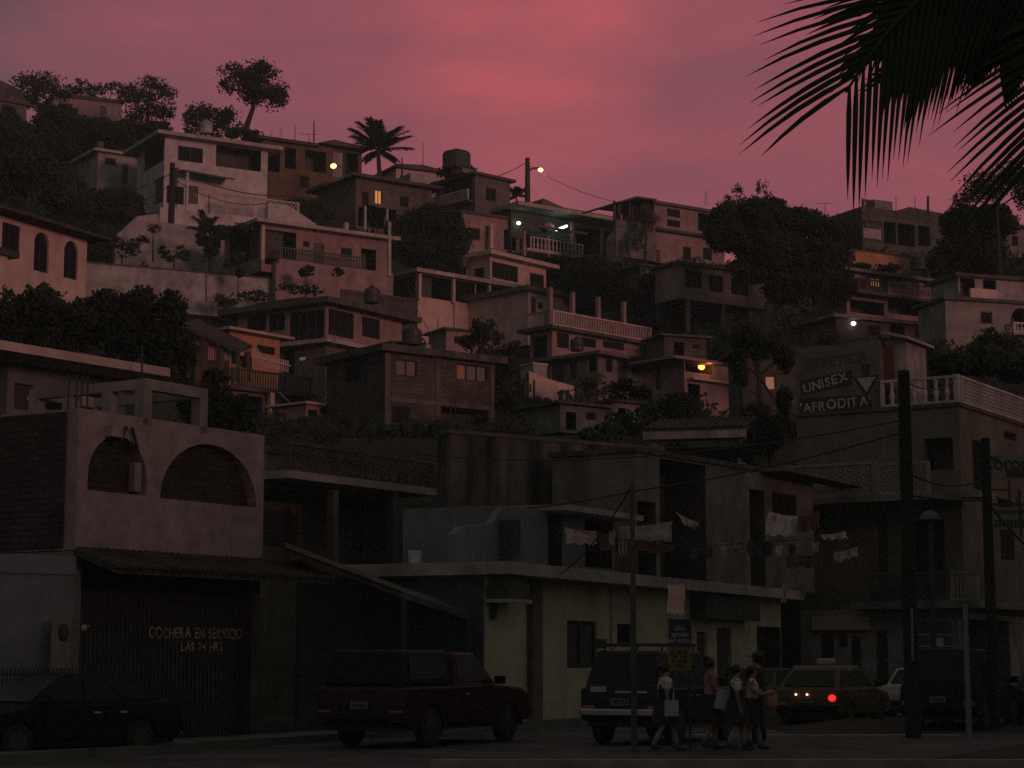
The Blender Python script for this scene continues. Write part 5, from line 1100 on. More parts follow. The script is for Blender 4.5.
# ================================================================== WASHING
def cloth(name, label, pts, Y, mat, cat, group='washing on the lines', amp=.05, dY=0):
    """pts: top-left, top-right, bottom-right, bottom-left in pixels"""
    m = MB(); n, r = 26, 7; ph = random.random()*6; a, b_, c, d = pts; th = .012
    for sgn in (0, 1):
        for j in range(r+1):
            for i in range(n+1):
                u, v = i/n, j/r; x = (a[0]*(1-u)+b_[0]*u)*(1-v)+(d[0]*(1-u)+c[0]*u)*v; y = (a[1]*(1-u)+b_[1]*u)*(1-v)+(d[1]*(1-u)+c[1]*u)*v+math.sin(math.pi*u)*1.5*(1-v)
                m.v.append(W(x, y, Y+dY*u)+Vector((.015*math.sin(v*9+ph), amp*v*math.sin(u*13+ph)*1.3+amp*.6*math.sin(u*29+v*3+ph)+th*sgn, .03*math.sin(u*17+ph)*v)))
    N = (n+1)*(r+1)
    for s_ in (0, 1):
        for j in range(r):
            for i in range(n): q = s_*N+j*(n+1)+i; m.f.append((q, q+1, q+n+2, q+n+1))
    o = m.build(name, mat, origin=W(a[0], a[1], Y), smooth=True); return tag(o, label, cat, group)
cloth('towel', 'pink-edged fringed towel on the line before the blue rooftop room', ((565, 527), (597, 531), (597, 545), (566, 543)), 51, 'clothpink', 'towel', dY=1.2)
cloth('blanket', 'long dull red cloth hung between the towel and the white sheet', ((598, 532), (675, 545), (672, 553), (600, 550)), 52.3, 'clothred', 'cloth', dY=2)
cloth('sheet', 'large white sheet with raised corners over the rooftop dark opening', ((620, 526), (672, 521), (672, 541), (622, 540)), 53.5, 'clothgrey', 'sheet', dY=1.5)
cloth('shirt', 'small light shirt dangling below the white sheet', ((618, 526), (628, 530), (627, 555), (619, 556)), 52.8, 'clothgrey', 'shirt', dY=.2)
cloth('towel', 'small striped towel slung high right of the white sheet', ((676, 512), (700, 522), (697, 529), (684, 524)), 56, 'clothgrey', 'towel', dY=.6)
cloth('cloth', 'pale triangular cloth in the middle of the brown rooftop house', ((717, 543), (745, 540), (737, 551), (721, 554)), 57, 'clothgrey', 'cloth', dY=.6)
cloth('sheet', 'big white sheet with pink print in front of the rooftop doorway', ((768, 511), (797, 516), (798, 536), (765, 535)), 56.6, 'clothwhite', 'sheet', dY=.6)
cloth('blanket', 'dark red cloth hanging right of the big printed sheet', ((798, 516), (819, 510), (819, 528), (799, 534)), 56.9, 'clothred', 'cloth', dY=.6)
cloth('cloth', 'white cloth on the line right of the dark red one', ((820, 534), (845, 531), (848, 539), (824, 540)), 56.3, 'clothgrey', 'cloth', dY=.5)
cloth('towel', 'pale towel drooping at the right end of the lower line', ((834, 552), (858, 546), (858, 556), (835, 563)), 56, 'clothgrey', 'towel', dY=.5)
cloth('blanket', 'dim green cloth hung left of the printed sheet', ((748, 540), (773, 541), (772, 556), (749, 555)), 56.8, 'clothgreen', 'cloth', dY=.5)
cloth('blanket', 'dull blue cloth under the dark red washing', ((785, 555), (833, 553), (832, 566), (787, 568)), 56.2, 'clothred', 'cloth', dY=.8)
bpy.data.objects['blanket.002']['label'] = 'wide dull red cloth low on the line under the printed sheet'
cloth('sock_pair', 'white garment dangling from the terrace edge, left one', ((783, 583), (789, 584), (786, 603), (781, 601)), 58, 'clothwhite', 'garment', dY=.1)
cloth('garment', 'white garment dangling from the terrace edge beside a dark tub', ((799, 581), (806, 582), (805, 598), (800, 597)), 58, 'clothgrey', 'garment', dY=.1)
bpy.data.objects['sock_pair'].name = 'garment'
cloth('poster', 'bright orange paper hung from the yellow building terrace above the dark sign', ((668, 583), (685, 584), (684, 615), (667, 613)), 52.0, 'clothorange', 'poster', group=None, amp=.015, dY=.4)
for i, (x, y, w_, h_, Y, mt, lb) in enumerate(((746, 541, 7, 13, 57.0, 'clothgrey', 'small grey shirt beside the dim green cloth'), (776, 545, 6, 11, 56.9, 'clothwhite', 'little white garment tucked below the printed sheet'), (788, 543, 8, 12, 56.9, 'clothred', 'small dull red shirt below the printed sheet'), (812, 541, 7, 11, 56.7, 'clothpink', 'small pink garment under the dark red cloth'), (850, 537, 7, 10, 56.5, 'clothgreen', 'small green garment at the far right of the upper line'), (706, 546, 7, 12, 55.5, 'clothred', 'small red shirt left of the pale triangular cloth'), (690, 547, 8, 12, 55.2, 'clothblue', 'small blue shirt between the white sheet and the triangular cloth'), (609, 530, 6, 16, 52.1, 'clothpink', 'narrow pink garment just left of the dangling light shirt'), (556, 527, 7, 14, 50.9, 'clothgreen', 'small green towel at the left end of the washing'), (772, 514, 5, 8, 56.5, 'clothpink', 'tiny pink cloth pegged on the corner of the printed sheet'))):
    cloth('garment', lb, ((x, y), (x+w_, y+.6), (x+w_*.9, y+h_), (x+w_*.1, y+h_-.5)), Y-.12, mt, 'garment', dY=.1, amp=.03)
wire('washing line strung before the blue rooftop room', [W(545, 524, 50.6), W(678, 547, 54.5)], .012, .05)
wire('washing line along the brown rooftop house', [W(676, 545, 56.8), W(770, 541, 57), W(868, 532, 57.4)], .012, .05)
# ================================================================== TREES
def T_(label, Y, blobs, trunk, cat='tree', name='tree', **k): return tree(name, label, cat, Y, blobs, trunk, **k)
T_('tall round-crowned tree against the sky, left skyline', 158, [(240, 76, 24, 16), (262, 72, 20, 14), (270, 94, 21, 18), (250, 92, 16, 14), (226, 86, 10, 10), (280, 98, 9, 9)], [(245, 142), (247, 125), (253, 108), (255, 92)], tr=.3, dens=.9, leafpx=3.2, sub=9)
T_('low ragged tree left of the tall skyline tree', 160, [(192, 118, 11, 17), (208, 118, 17, 14), (226, 120, 17, 15), (204, 110, 11, 8), (216, 130, 18, 10), (196, 130, 14, 8)], [(213, 142), (212, 130), (210, 120)], tr=.18, dens=.8, leafpx=3.2)
T_('dark bushy tree at the foot of the tall skyline tree', 156, [(236, 133, 12, 8), (252, 136, 12, 8)], [(244, 150), (244, 138)], tr=.15, dens=1, leafpx=3.5)
T_('feathery tree with twin bare trunks at far left of the skyline', 164, [(28, 84, 18, 14), (48, 82, 20, 13), (36, 98, 20, 13), (62, 92, 14, 12), (22, 100, 12, 12)], [(41, 122), (39, 108), (34, 95), (34, 84)], tr=.2, dens=.55, leafpx=2.8)
T_('small round tree behind the long flat-roofed skyline house', 176, [(80, 86, 11, 9), (90, 92, 12, 8), (72, 92, 10, 8)], [(82, 130), (82, 98)], tr=.15, dens=.7, leafpx=3)
T_('pair of wispy treetops above the flat skyline roof', 177, [(100, 88, 12, 7), (114, 88, 10, 8), (124, 94, 10, 8)], [(106, 130), (105, 96)], tr=.15, dens=.6, leafpx=3)
T_('open lacy tree right of the flat-roofed skyline house', 166, [(150, 86, 18, 11), (165, 95, 14, 12), (140, 100, 17, 13), (128, 94, 12, 12), (156, 112, 18, 14), (136, 118, 17, 13), (170, 112, 9, 9)], [(148, 150), (148, 125), (148, 105), (150, 92)], tr=.2, dens=.6, leafpx=2.9)
T_('broad dark tree mass under the left skyline', 157, [(60, 122, 28, 18), (92, 132, 26, 16), (30, 140, 28, 22), (75, 150, 28, 20), (8, 130, 12, 26)], [(55, 185), (55, 150), (56, 130)], tr=.25, dens=1.2, leafpx=4)
T_('dark tree mass left of the small pale house', 154, [(120, 135, 24, 16), (150, 130, 20, 10), (105, 160, 8, 14), (160, 128, 14, 8)], [(118, 180), (120, 160), (122, 140)], tr=.2, dens=1.2, leafpx=4)
T_('wide dark bush on the slope below the small pale house', 142, [(118, 205, 26, 20), (92, 205, 24, 20), (60, 185, 26, 22), (135, 210, 12, 10)], [(105, 240), (105, 215)], tr=.15, dens=1.3, leafpx=4, limbs=False, cat='bush', name='bush')
T_('dark tree behind the pink arched house roof', 110, [(30, 172, 30, 24), (5, 175, 16, 26), (60, 200, 22, 14)], [(28, 235), (28, 190)], tr=.2, dens=1.2, leafpx=5)
T_('long dark hedge in front of the garden wall, below the pink arched house', 70, [(105, 305, 22, 16), (140, 303, 22, 18), (172, 310, 16, 20), (85, 325, 25, 25), (130, 335, 34, 28), (165, 345, 22, 26), (40, 310, 30, 22), (12, 325, 22, 30), (60, 345, 30, 22)], [(110, 380), (110, 340)], tr=.15, dens=1.2, leafpx=6, limbs=False, cat='hedge', name='hedge')
T_('dark tree standing in the lower left hillside gap', 70, [(165, 375, 22, 25), (205, 405, 26, 25), (235, 415, 26, 20), (185, 350, 14, 20), (215, 378, 14, 10)], [(200, 450), (200, 400)], tr=.16, dens=1.1, leafpx=8)
T_('dark creeper-covered tree in front of the thin-railed porch', 129, [(208, 226, 10, 8), (212, 245, 9, 16), (202, 238, 8, 8), (240, 228, 14, 5), (222, 230, 10, 5)], [(211, 275), (211, 250), (210, 232)], tr=.2, dens=1.2, leafpx=3.6)
T_('small pale papaya-like plant by the white house pole', 133, [(153, 228, 9, 5)], [(153, 262), (153, 232)], tr=.07, dens=.7, leafpx=4, leaf='leafmid', cat='plant', name='plant')
T_('dark shrub above the garden wall, left end', 123, [(110, 240, 12, 8), (128, 248, 14, 10), (105, 255, 10, 8), (143, 240, 7, 6)], [(122, 268), (122, 252)], tr=.08, dens=.8, leafpx=4, cat='shrub', name='shrub')
T_('spiky shrub above the garden wall, middle', 123.5, [(170, 256, 9, 6), (183, 254, 10, 8), (162, 250, 4, 6)], [(174, 268), (174, 258)], tr=.06, dens=.6, leafpx=5, cat='shrub', name='shrub')
T_('dark creeper patch hanging on the right of the garden wall', 122.2, [(238, 258, 10, 8), (240, 272, 6, 6), (228, 265, 5, 5)], [(238, 300), (238, 268)], tr=.05, dens=1.0, leafpx=4, limbs=False, cat='creeper', name='creeper')
T_('dark creeper hanging on the rounded retaining wall', 123.5, [(306, 272, 8, 6), (310, 268, 6, 3), (338, 272, 7, 4)], [(306, 300), (306, 275)], tr=.05, dens=1.0, leafpx=4, limbs=False, cat='creeper', name='creeper')
T_('row of potted greenery along the mid-hill house roof', 121.5, [(290, 288, 14, 6), (310, 290, 14, 6), (255, 296, 20, 6), (225, 300, 16, 7)], [(275, 312), (275, 294)], tr=.05, dens=.9, leafpx=4, limbs=False, cat='bush', name='bush')
T_('round dark shrub on the wall below the brown brick house', 148, [(318, 208, 10, 12), (308, 214, 8, 8), (330, 216, 8, 8)], [(317, 232), (317, 215)], tr=.08, dens=.9, leafpx=3.5, cat='shrub', name='shrub')
T_('great round dark bush below the water tank house', 141, [(430, 225, 34, 22), (405, 235, 22, 22), (452, 238, 22, 22), (425, 250, 38, 18)], [(430, 285), (430, 240)], tr=.2, dens=1.8, leafpx=4, cat='bush', name='bush')
T_('dark tree beside the skyline water tank', 153.5, [(446, 172, 10, 7), (466, 172, 11, 8), (474, 178, 6, 6), (455, 178, 14, 8)], [(455, 205), (455, 182)], tr=.14, dens=1.1, leafpx=3.2)
T_('great round dark bush below the fluorescent-lit gallery', 140, [(590, 280, 30, 24), (570, 288, 18, 18), (615, 288, 20, 22), (595, 298, 28, 16)], [(592, 325), (592, 290)], tr=.2, dens=1.8, leafpx=4, cat='bush', name='bush')
T_('thin tree against the side of the dark pink two-storey house', 146, [(645, 210, 9, 8), (652, 222, 10, 12), (642, 230, 8, 12), (636, 245, 9, 10)], [(645, 262), (646, 235), (646, 215)], tr=.12, dens=.6, leafpx=3, leaf='leafmid')
T_('shaggy banana-like plant beside the pale round-topped wall', 150, [(622, 243, 10, 6), (630, 250, 8, 9)], [(626, 268), (626, 248)], tr=.1, dens=.9, leafpx=5, cat='plant', name='plant')
T_('dark bush left of the pale stilt house', 134, [(655, 285, 18, 14), (640, 300, 20, 16), (665, 310, 18, 20), (690, 325, 18, 14), (650, 330, 26, 14)], [(655, 345), (655, 305)], tr=.12, dens=1.3, leafpx=4, cat='bush', name='bush')
T_('huge dark spreading tree right of centre on the skyline', 124, [(735, 215, 24, 18), (765, 218, 30, 22), (800, 222, 26, 16), (830, 230, 26, 16), (725, 235, 22, 20), (770, 250, 40, 26), (820, 258, 34, 26), (800, 285, 40, 22), (750, 270, 24, 16), (840, 285, 16, 20)], [(762, 345), (768, 310), (776, 280), (780, 245)], tr=.35, dens=1.3, leafpx=4, sub=11)
T_('loose airy treetop above the huge dark tree', 126, [(738, 189, 7, 6), (762, 187, 7, 8), (768, 200, 7, 10), (728, 201, 7, 7), (742, 200, 8, 5), (800, 212, 12, 6), (756, 206, 9, 6)], [(752, 240), (752, 215), (752, 200)], tr=.1, dens=.7, leafpx=3)
T_('pale leafed sapling under the huge dark tree', 118, [(790, 318, 12, 14), (805, 305, 8, 8), (778, 328, 8, 8)], [(785, 352), (786, 330)], tr=.1, dens=.45, leafpx=4, leaf='leafmid')
T_('leafy tree against the sky at the right edge', 118, [(985, 185, 26, 18), (1010, 175, 22, 18), (965, 200, 16, 12), (1030, 190, 20, 24)], [(1000, 290), (998, 230), (996, 195)], tr=.16, dens=.94, leafpx=4)
T_('solid dark tree below the leafy right-edge tree', 121, [(965, 225, 26, 20), (995, 225, 26, 22), (960, 250, 24, 20), (990, 258, 22, 22), (940, 260, 12, 14)], [(972, 300), (972, 250)], tr=.3, dens=1.6, leafpx=4.5)
T_('flat dark treetops left of the right skyline house', 150, [(842, 228, 16, 10), (855, 240, 10, 14), (825, 222, 12, 6)], [(842, 275), (842, 240)], tr=.2, dens=1.3, leafpx=4)
T_('dark hedge between the ochre wall and the long balcony house', 130, [(860, 268, 14, 6), (885, 268, 18, 5), (925, 262, 14, 10), (945, 275, 14, 12)], [(890, 290), (890, 272)], tr=.06, dens=1.1, leafpx=4, limbs=False, cat='hedge', name='hedge')
T_('dark shrub in front of the arched-balcony house', 104, [(990, 340, 18, 12), (1012, 346, 16, 10), (975, 350, 12, 8)], [(992, 375), (992, 350)], tr=.08, dens=1.2, leafpx=5, cat='shrub', name='shrub')
T_('bushy tree in front of the white gallery house parapet', 108, [(483, 330, 14, 13), (470, 342, 12, 9), (496, 338, 8, 8)], [(482, 400), (482, 360), (482, 340)], tr=.1, dens=1.0, leafpx=4.5)
T_('dark straggly tree between the brick house and the cactus wall', 104, [(512, 348, 9, 9), (508, 370, 14, 18), (500, 395, 18, 18), (515, 402, 14, 14), (492, 378, 8, 12)], [(506, 440), (507, 400), (510, 365)], tr=.12, dens=.9, leafpx=4.5)
T_('dry shrub in front of the row of narrow doors', 109, [(590, 385, 18, 14), (570, 398, 14, 10), (610, 392, 12, 12)], [(588, 420), (588, 395)], tr=.06, dens=.35, leafpx=4.5, leaf='leafmid', cat='shrub', name='shrub')
T_('long dark planting below the pink sloping wall', 106, [(535, 405, 24, 8), (560, 408, 18, 7), (590, 412, 20, 10)], [(550, 430), (550, 412)], tr=.06, dens=1.1, leafpx=5, limbs=False, cat='bush', name='bush')
T_('dark bushes under the row of narrow doors', 110, [(625, 385, 14, 8), (640, 392, 14, 8), (615, 405, 18, 10)], [(630, 420), (630, 395)], tr=.06, dens=1.1, leafpx=5, limbs=False, cat='bush', name='bush')
T_('neat round dark bush above the tiled pavilion', 90, [(675, 410, 24, 18), (660, 416, 14, 14), (692, 414, 14, 14)], [(676, 445), (676, 420)], tr=.12, dens=1.8, leafpx=5, cat='bush', name='bush')
T_('dark tree beside the lone pale square window', 88, [(760, 345, 20, 16), (740, 370, 8, 24), (785, 360, 12, 14), (745, 335, 18, 16), (755, 420, 20, 18), (785, 425, 14, 16)], [(760, 460), (760, 400), (758, 360)], tr=.18, dens=1.0, leafpx=5)
T_('dark shrubbery left of the salon sign wall', 68, [(770, 435, 18, 20), (785, 400, 8, 18), (745, 450, 16, 12)], [(770, 480), (770, 445)], tr=.1, dens=1.1, leafpx=6, cat='shrub', name='shrub')
T_('dark bush on the bank below the bulb-lit low house', 100, [(850, 350, 22, 10), (890, 352, 26, 9), (925, 352, 22, 10), (830, 345, 14, 14)], [(880, 375), (880, 358)], tr=.08, dens=1.2, leafpx=5, limbs=False, cat='bush', name='bush')
T_('dark tree right of the salon building stair roof', 76, [(950, 365, 26, 14), (985, 362, 26, 16), (1015, 370, 22, 16)], [(980, 430), (980, 375)], tr=.14, dens=1.1, leafpx=6)
# cacti
def cactus(label, px, y0, y1, Y, r=.1, arms=()):
    m = MB(); a, b_ = W(px, y1, Y), W(px, y0, Y); m.tube([a, a.lerp(b_, .9), b_], [r, r, r*.4], 8)
    for dx, yy, tp in arms: p = W(px, yy, Y); q = W(px+dx, yy-1, Y); m.tube([p, q, W(px+dx, tp, Y)], [r*.7, r*.7, r*.5], 8)
    tag(m.build('cactus', 'leafdark', origin=a), label, 'cactus', 'cacti below the pink wall')
cactus('tallest column cactus at the left end of the pink sloping wall', 527.5, 372, 402, 108, .09, ((3, 392, 384),)); cactus('thin leaning cactus left on the pink sloping wall', 534, 379, 404, 108, .06)
cactus('thick cactus in the right group on the pink sloping wall', 561, 390, 408, 108, .13); cactus('slim cactus at the right end of the pink sloping wall', 567, 390, 408, 108, .09)
# agave left of garden
palm_tree('tall bushy palm against the sky, centre left', 159, (379, 205), (378, 150), 2.75, 24, 5, .24, .85, 26, w=.11)
palm_tree('tiny palm beside the skyline lamp pole', 164, (516, 214), (516, 196), 1.1, 12, 9, .1, .5, 14, w=.1)
palm_tree('small drooping palm in front of the white garden wall', 133, (205, 262), (205, 232), 1.4, 12, 12, .16, .5, 14, w=.09)
# foreground palm, its crown reaching into the top right corner
tp = W(1150, -60, 12.3)
t = thing('palm_tree', 'near palm whose dark fronds hang into the top right corner', 'palm tree', (tp.x+.15, tp.y+.1, 0))
m = MB(); m.tube([(tp.x+.15, tp.y+.1, 0), (tp.x+.1, tp.y+.05, 3), tp], [.2, .15, .13], 14); m.build('trunk', 'bark', t, True)
def frond(P1, P2, n, ll, w, seed, droop=.35, out=Vector((0.05, 1, .1))):
    lv = MB(); rc = MB(); palm_frond(lv, rc, tp, P1, P2, n, ll, w, droop, out=out, seed=seed); f = lv.build('frond', 'palm', t, True); rc.build('midrib', 'palm', f, True)
frond(W(960, -100, 12.0), W(846, 92, 11.6), 31, 1.12, .034, 1, .26)
frond(W(1095, -30, 12.2), W(1048, 150, 11.9), 28, 1.15, .034, 2, .22)
frond(W(1040, -60, 12.3), W(915, 66, 12.1), 40, .62, .03, 3, .35)
frond(W(1060, -60, 12.5), W(960, 50, 12.4), 42, .50, .04, 4, .35)
frond(W(1040, -110, 12.6), W(880, 10, 12.4), 40, .75, .028, 6, .3)
frond(W(980, -70, 12.2), W(888, 50, 12.0), 46, .66, .045, 8, .45)
frond(W(1000, -40, 12.4), W(925, 35, 12.3), 46, .55, .05, 9, .5)
frond(W(1060, -90, 12.4), W(1000, 60, 12.3), 42, .55, .04, 7, .35)
rnd = random.Random(11)
for k in range(7):
    a = R(-75+25*k); h = Vector((math.cos(a)*1.0+.1, math.sin(a), 0)); frond(tp+h*1.2+Vector((0, 0, .7)), tp+h*2.3+Vector((0, 0, -.3-.1*k % .5)), 26, .75, .04, 20+k, .5, None)

# ================================================================== ROOF CLUTTER
def tank(px, py, Y, label, r=.5, h=1.1, mat='tank'):
    p = W(px, py, Y); m = MB(); m.lathe(p, [(r*.95, 0), (r, .08), (r, h*.35), (r*.97, h*.37), (r, h*.4), (r, h*.78), (r*.8, h*.9), (r*.35, h), (r*.3, h*1.08)], 14); m.tube([p+Vector((r*.9, 0, .1)), p+Vector((r*1.3, 0, .1)), p+Vector((r*1.3, 0, -.5))], .03, 5)
    tag(m.build('water_tank', mat, origin=p), label, 'water tank', 'rooftop water tanks')
tank(206, 133.5, 149, 'pale water tank at the back of the white two-storey roof', .5, 1.0, 'whiteold')
tank(372, 303, 122, 'black water tank on the corner-glazed house roof', .5, 1.0)
tank(462, 268, 143, 'small black water tank on the white gallery house roof', .45, .9)
tank(918, 270, 128, 'black water tank on the long balcony house roof', .5, 1.0)
tank(577, 351, 118, 'small black water tank on the roof above the narrow doors', .4, .8)
tank(412, 345, 100, 'squat black water tank on the brick house roof', .5, .9)
def shack(name, label, A, B, base, mat, f, D=2.4, roof='sheetroof', over=.3):
    b = house(name, label, A, B, base, D=D); b.shell(mat, f=f); b.slab(b.H, .12, roof, over); return b
shack('hut', 'dark hut with two tiny lit windows beneath the fluorescent-lit gallery', (640, 266, 138), (672, 139.5), 290, 'greydark', [('win', 647, 271, 651, 281, {'mat': 'litwarm', 'n': 1, 'fw': .02}), ('win', 661, 273, 665, 280, {'mat': 'litwarm', 'n': 1, 'fw': .02})])
shack('hut', 'low grey shed among the bushes above the stained wall', (560, 404, 84), (604, 85.5), 432, 'grey', [('void', 566, 412, 576, 430), ('win', 586, 412, 596, 420)])
shack('hut', 'small pale hut with a sagging roof right of the pink sloping wall', (612, 402, 96), (640, 97), 424, 'whiteold', [('void', 618, 408, 626, 424)])
shack('hut', 'rough block hut between the hedge and the curtained gallery', (150, 322, 104), (184, 105), 352, 'brickgrey', [('void', 158, 330, 166, 350)])
shack('hut', 'little pink room stepped up behind the brick house', (446, 330, 118), (478, 119), 352, 'pinkdim', [('win', 454, 336, 462, 344)])
shack('hut', 'small grey room on the slope left of the long balcony house', (800, 282, 127), (838, 128), 312, 'grey', [('win', 808, 288, 816, 296), ('void', 824, 288, 832, 308)])
shack('hut', 'brown block shed below the pale house on stilts', (664, 336, 115), (706, 116), 360, 'brickgrey', [('void', 674, 342, 684, 358), ('win', 692, 343, 700, 350)])
for i, (px, py, Y) in enumerate(((270, 134, 156), (280, 134.5, 156), (358, 141, 160), (398, 276, 137), (526, 286, 145), (705, 203, 152), (950, 208, 152), (332, 345, 97.8), (490, 349, 101.5), (640, 352, 119), (404, 440, 58.5), (450, 432, 59.6))):
    p = W(px, py+3, Y); m = MB(); h = .5+.35*(i % 3)
    m.tube([p, p+Vector((.02*(i % 3), 0, h))], .02, 5); m.tube([p+Vector((.0, 0, .1)), p+Vector((.15, .03, .12)), p+Vector((.16, .03, h*.9))], .02, 5)
    tag(m.build('rebar', 'darkmetal', origin=p), 'thin steel rod stubs left standing from an unfinished roof edge', 'rebar', 'rebar stubs on the roofs')
for lb, a, c, sg in (('thin cable from the brown brick house down to the gallery house', (345, 160, 152), (419, 274, 137.8), 1.2), ('thin cable from the slim white pole to the brick house roof', (389.5, 226, 126), (440, 346, 99), 1.0), ('thin cable from the lamp-post gallery to the dark pink house', (616, 210, 156), (656, 206, 149), .4), ('long cable over the mid-hill roofs toward the red lamp house', (530, 290, 145), (716, 356, 105), 1.6), ('cable from the salon roof to the low bulb-lit house', (884, 346, 72), (860, 322, 115), .8), ('cable from the thick pole up to the salon terrace corner', (903, 380, 42), (955, 378, 69), .3), ('slack cable from the slim wooden pole to the yellow building', (632, 486, 35.2), (560, 574, 50), .2), ('cable from the thick pole across to the dark balcony building', (903, 420, 42), (398, 452, 57.6), .5)):
    wire(lb, [W(*a), W(*c)], .018, sg)
# ================================================================== GROUND
def lerp(a, b, t): return a+(b-a)*t
CTRL = list(BASES)
for x in range(-60, 81, 8):
    for y in (-60, -20, 0, 20, 30, 38, 44): CTRL.append((x, y, 0))
for x in (-4, 0, 4, 8, 12, 16, 22, 30, 40): CTRL.append((x, 52 if x > 2 else 46, 0)); 
for x in (10, 16, 24, 34): CTRL.append((x, 62, 0)); 
for x, z in ((-90, 52), (-60, 50), (-45, 46), (-20, 40), (0, 36), (30, 34), (60, 34), (90, 34)): CTRL += [(x, 190, z), (x, 215, z-4)]
def idw(x, y):
    n = d = 0
    for (a, b, z) in CTRL:
        r2 = (x-a)**2+(y-b)**2; w = 1/(r2+4)**2.2; n += w*z; d += w
    return n/d
FD = []
for s in FOOT:
    pa = s.O; pb = s.O+s.u*s.Wd
    pc = s.O+s.n*s.D
    FD.append((s, min((q.x/q.y) for q in (pa, pb, pc))-.004, max((q.x/q.y) for q in (pa, pb))+.004))
def hill(x, y):
    if y < 10: return 0.0
    z = idw(x, y) if y < 230 else 30
    z = max(z, 0)
    if y < 45: z = 0
    if z <= 0: return 0
    az = x/max(y, 1)
    for s, a0, a1 in FD:
        r_ = Vector((x, y, 0))-s.O; u, v = r_.dot(s.u), r_.dot(s.n)
        if -1.2 < u < s.Wd+1.2 and -1.6 < v < s.D+.8: z = min(z, s.z0-.12)
        elif a0-.012 < az < a1+.012 and v < 0 and y < s.O.y+3 and y > s.O.y-45:
            yy = s.O.y+s.u.y*max(0, min(s.Wd, u)); z = min(z, CH+(s.z0-CH)*y/max(yy, 1)-.25)
    return max(z, 0)
xs = sorted(set([-4000, -1200, -400, -200, -120]+[-80+2*i for i in range(91)]+[110, 140, 200, 400, 1200, 4000])); ys = sorted(set([-4000, -1000, -300, -120, -60, -30, -10, 0, 10, 20, 30, 38, 44]+[44+2*i for i in range(94)]+[240, 300, 500, 1200, 4000]))
m = MB(); 
def far(x, y):
    if y <= 44: return 0
    if y > 232 or x < -80 or x > 100:
        k = min(1, max(0, (y-60)/130)); base = 34*k
        return base*(.6 if y > 400 else 1)
    return hill(x, y)
HZ = {}
for j, y in enumerate(ys):
    for i, x in enumerate(xs): z = far(x, y); HZ[i, j] = z; m.v.append(Vector((x, y, z)))
nx = len(xs)
for j in range(len(ys)-1):
    for i in range(nx-1): m.f.append((j*nx+i, j*nx+i+1, (j+1)*nx+i+1, (j+1)*nx+i))
struct(m.build('ground', 'earth', smooth=True))
# street along the building line, pavement and kerbs
P0 = Vector((-1.27, 47, 0)); u = Vector((.45, .89, 0)).normalized(); nr = Vector((.89, -.45, 0)).normalized()
def strip(name, mat, d0, d1, s0, s1, z0, z1=None):
    m = MB(); q = lambda s, d, z: P0+u*s+nr*d+Vector((0, 0, z))
    if z1 is None: m.quad(q(s0, d0, z0), q(s0, d1, z0), q(s1, d1, z0), q(s1, d0, z0))
    else:
        m.v = [q(s, d, z) for z in (z0, z1) for s, d in ((s0, d0), (s0, d1), (s1, d1), (s1, d0))]; m.f = [(3, 2, 1, 0), (4, 5, 6, 7), (0, 1, 5, 4), (1, 2, 6, 5), (2, 3, 7, 6), (3, 0, 4, 7)]
    return struct(m.build(name, mat))
strip('road', 'asphalt', .9, 13.5, -70, 60, .004)
strip('sidewalk', 'paving', -.4, .9, -40, 18.5, 0, .14); strip('kerb', 'paving', .901, 1.05, -40, 18.5, 0, .15)
m = MB(); m.box(-40, 60, -12, 30.2, .001, .008); struct(m.build('plaza', 'paving'))
m = MB(); m.box(-1.2, 60, 30.205, 30.45, 0, .13); struct(m.build('kerb', 'kerb'))
m = MB(); m.box(3.2, 9.6, 43.2, 43.75, .009, .012); struct(m.build('road_marking', 'kerb'))
# undergrowth over the hillside
random.seed(21); m = MB(); cnt = 0
while cnt < 2600:
    x, y = random.uniform(-50, 55), random.uniform(62, 178)
    if abs(x)/y > .3: continue
    z = hill(x, y)
    if z < 1.5: continue
    if any(-.5 < (Vector((x, y, 0))-s.O).dot(s.u) < s.Wd+.5 and -.8 < (Vector((x, y, 0))-s.O).dot(s.n) < s.D+.4 for s in FOOT): continue
    r_ = random.uniform(.35, .8); leaves(m, (x, y, z+r_*.45), r_*1.3, r_*1.3, r_*.8, 26, .32, .2); cnt += 1
o = m.build('undergrowth', 'leafdark'); o['kind'] = 'stuff'
# unseen blocks added behind the viewer, sized to keep the low evening light off the street
for i, (x0, x1, y0, h_, mt, lb) in enumerate(((16, 44, -10, 12.5, 'whiteold', 'pale unseen light blocker added behind the viewer on the right'), (45, 76, -6, 21, 'brown', 'tall brown unseen light blocker added far right behind the viewer'), (77, 115, -4, 21, 'concrete', 'tall grey unseen light blocker added at the far end behind the viewer'))):
    t = thing('building', lb, 'building', (x0, y0, 0), 0, HF); m = MB(); m.box(x0, x1, y0-8, y0, 0, h_); m.build('wall', mt, t, True)
    m = MB(); m.box(x0-.3, x1+.3, y0-8.3, y0+.3, h_+.002, h_+.3); m.build('roof', 'slabdark', t, True)
    for k in range(int((x1-x0)/4)):
        for fl in range(3): m = MB(); m.box(x0+1+4*k, x0+2.4+4*k, y0+.002, y0+.06, 1+3*fl, 2.5+3*fl); m.build('window', 'shutter', t, True)
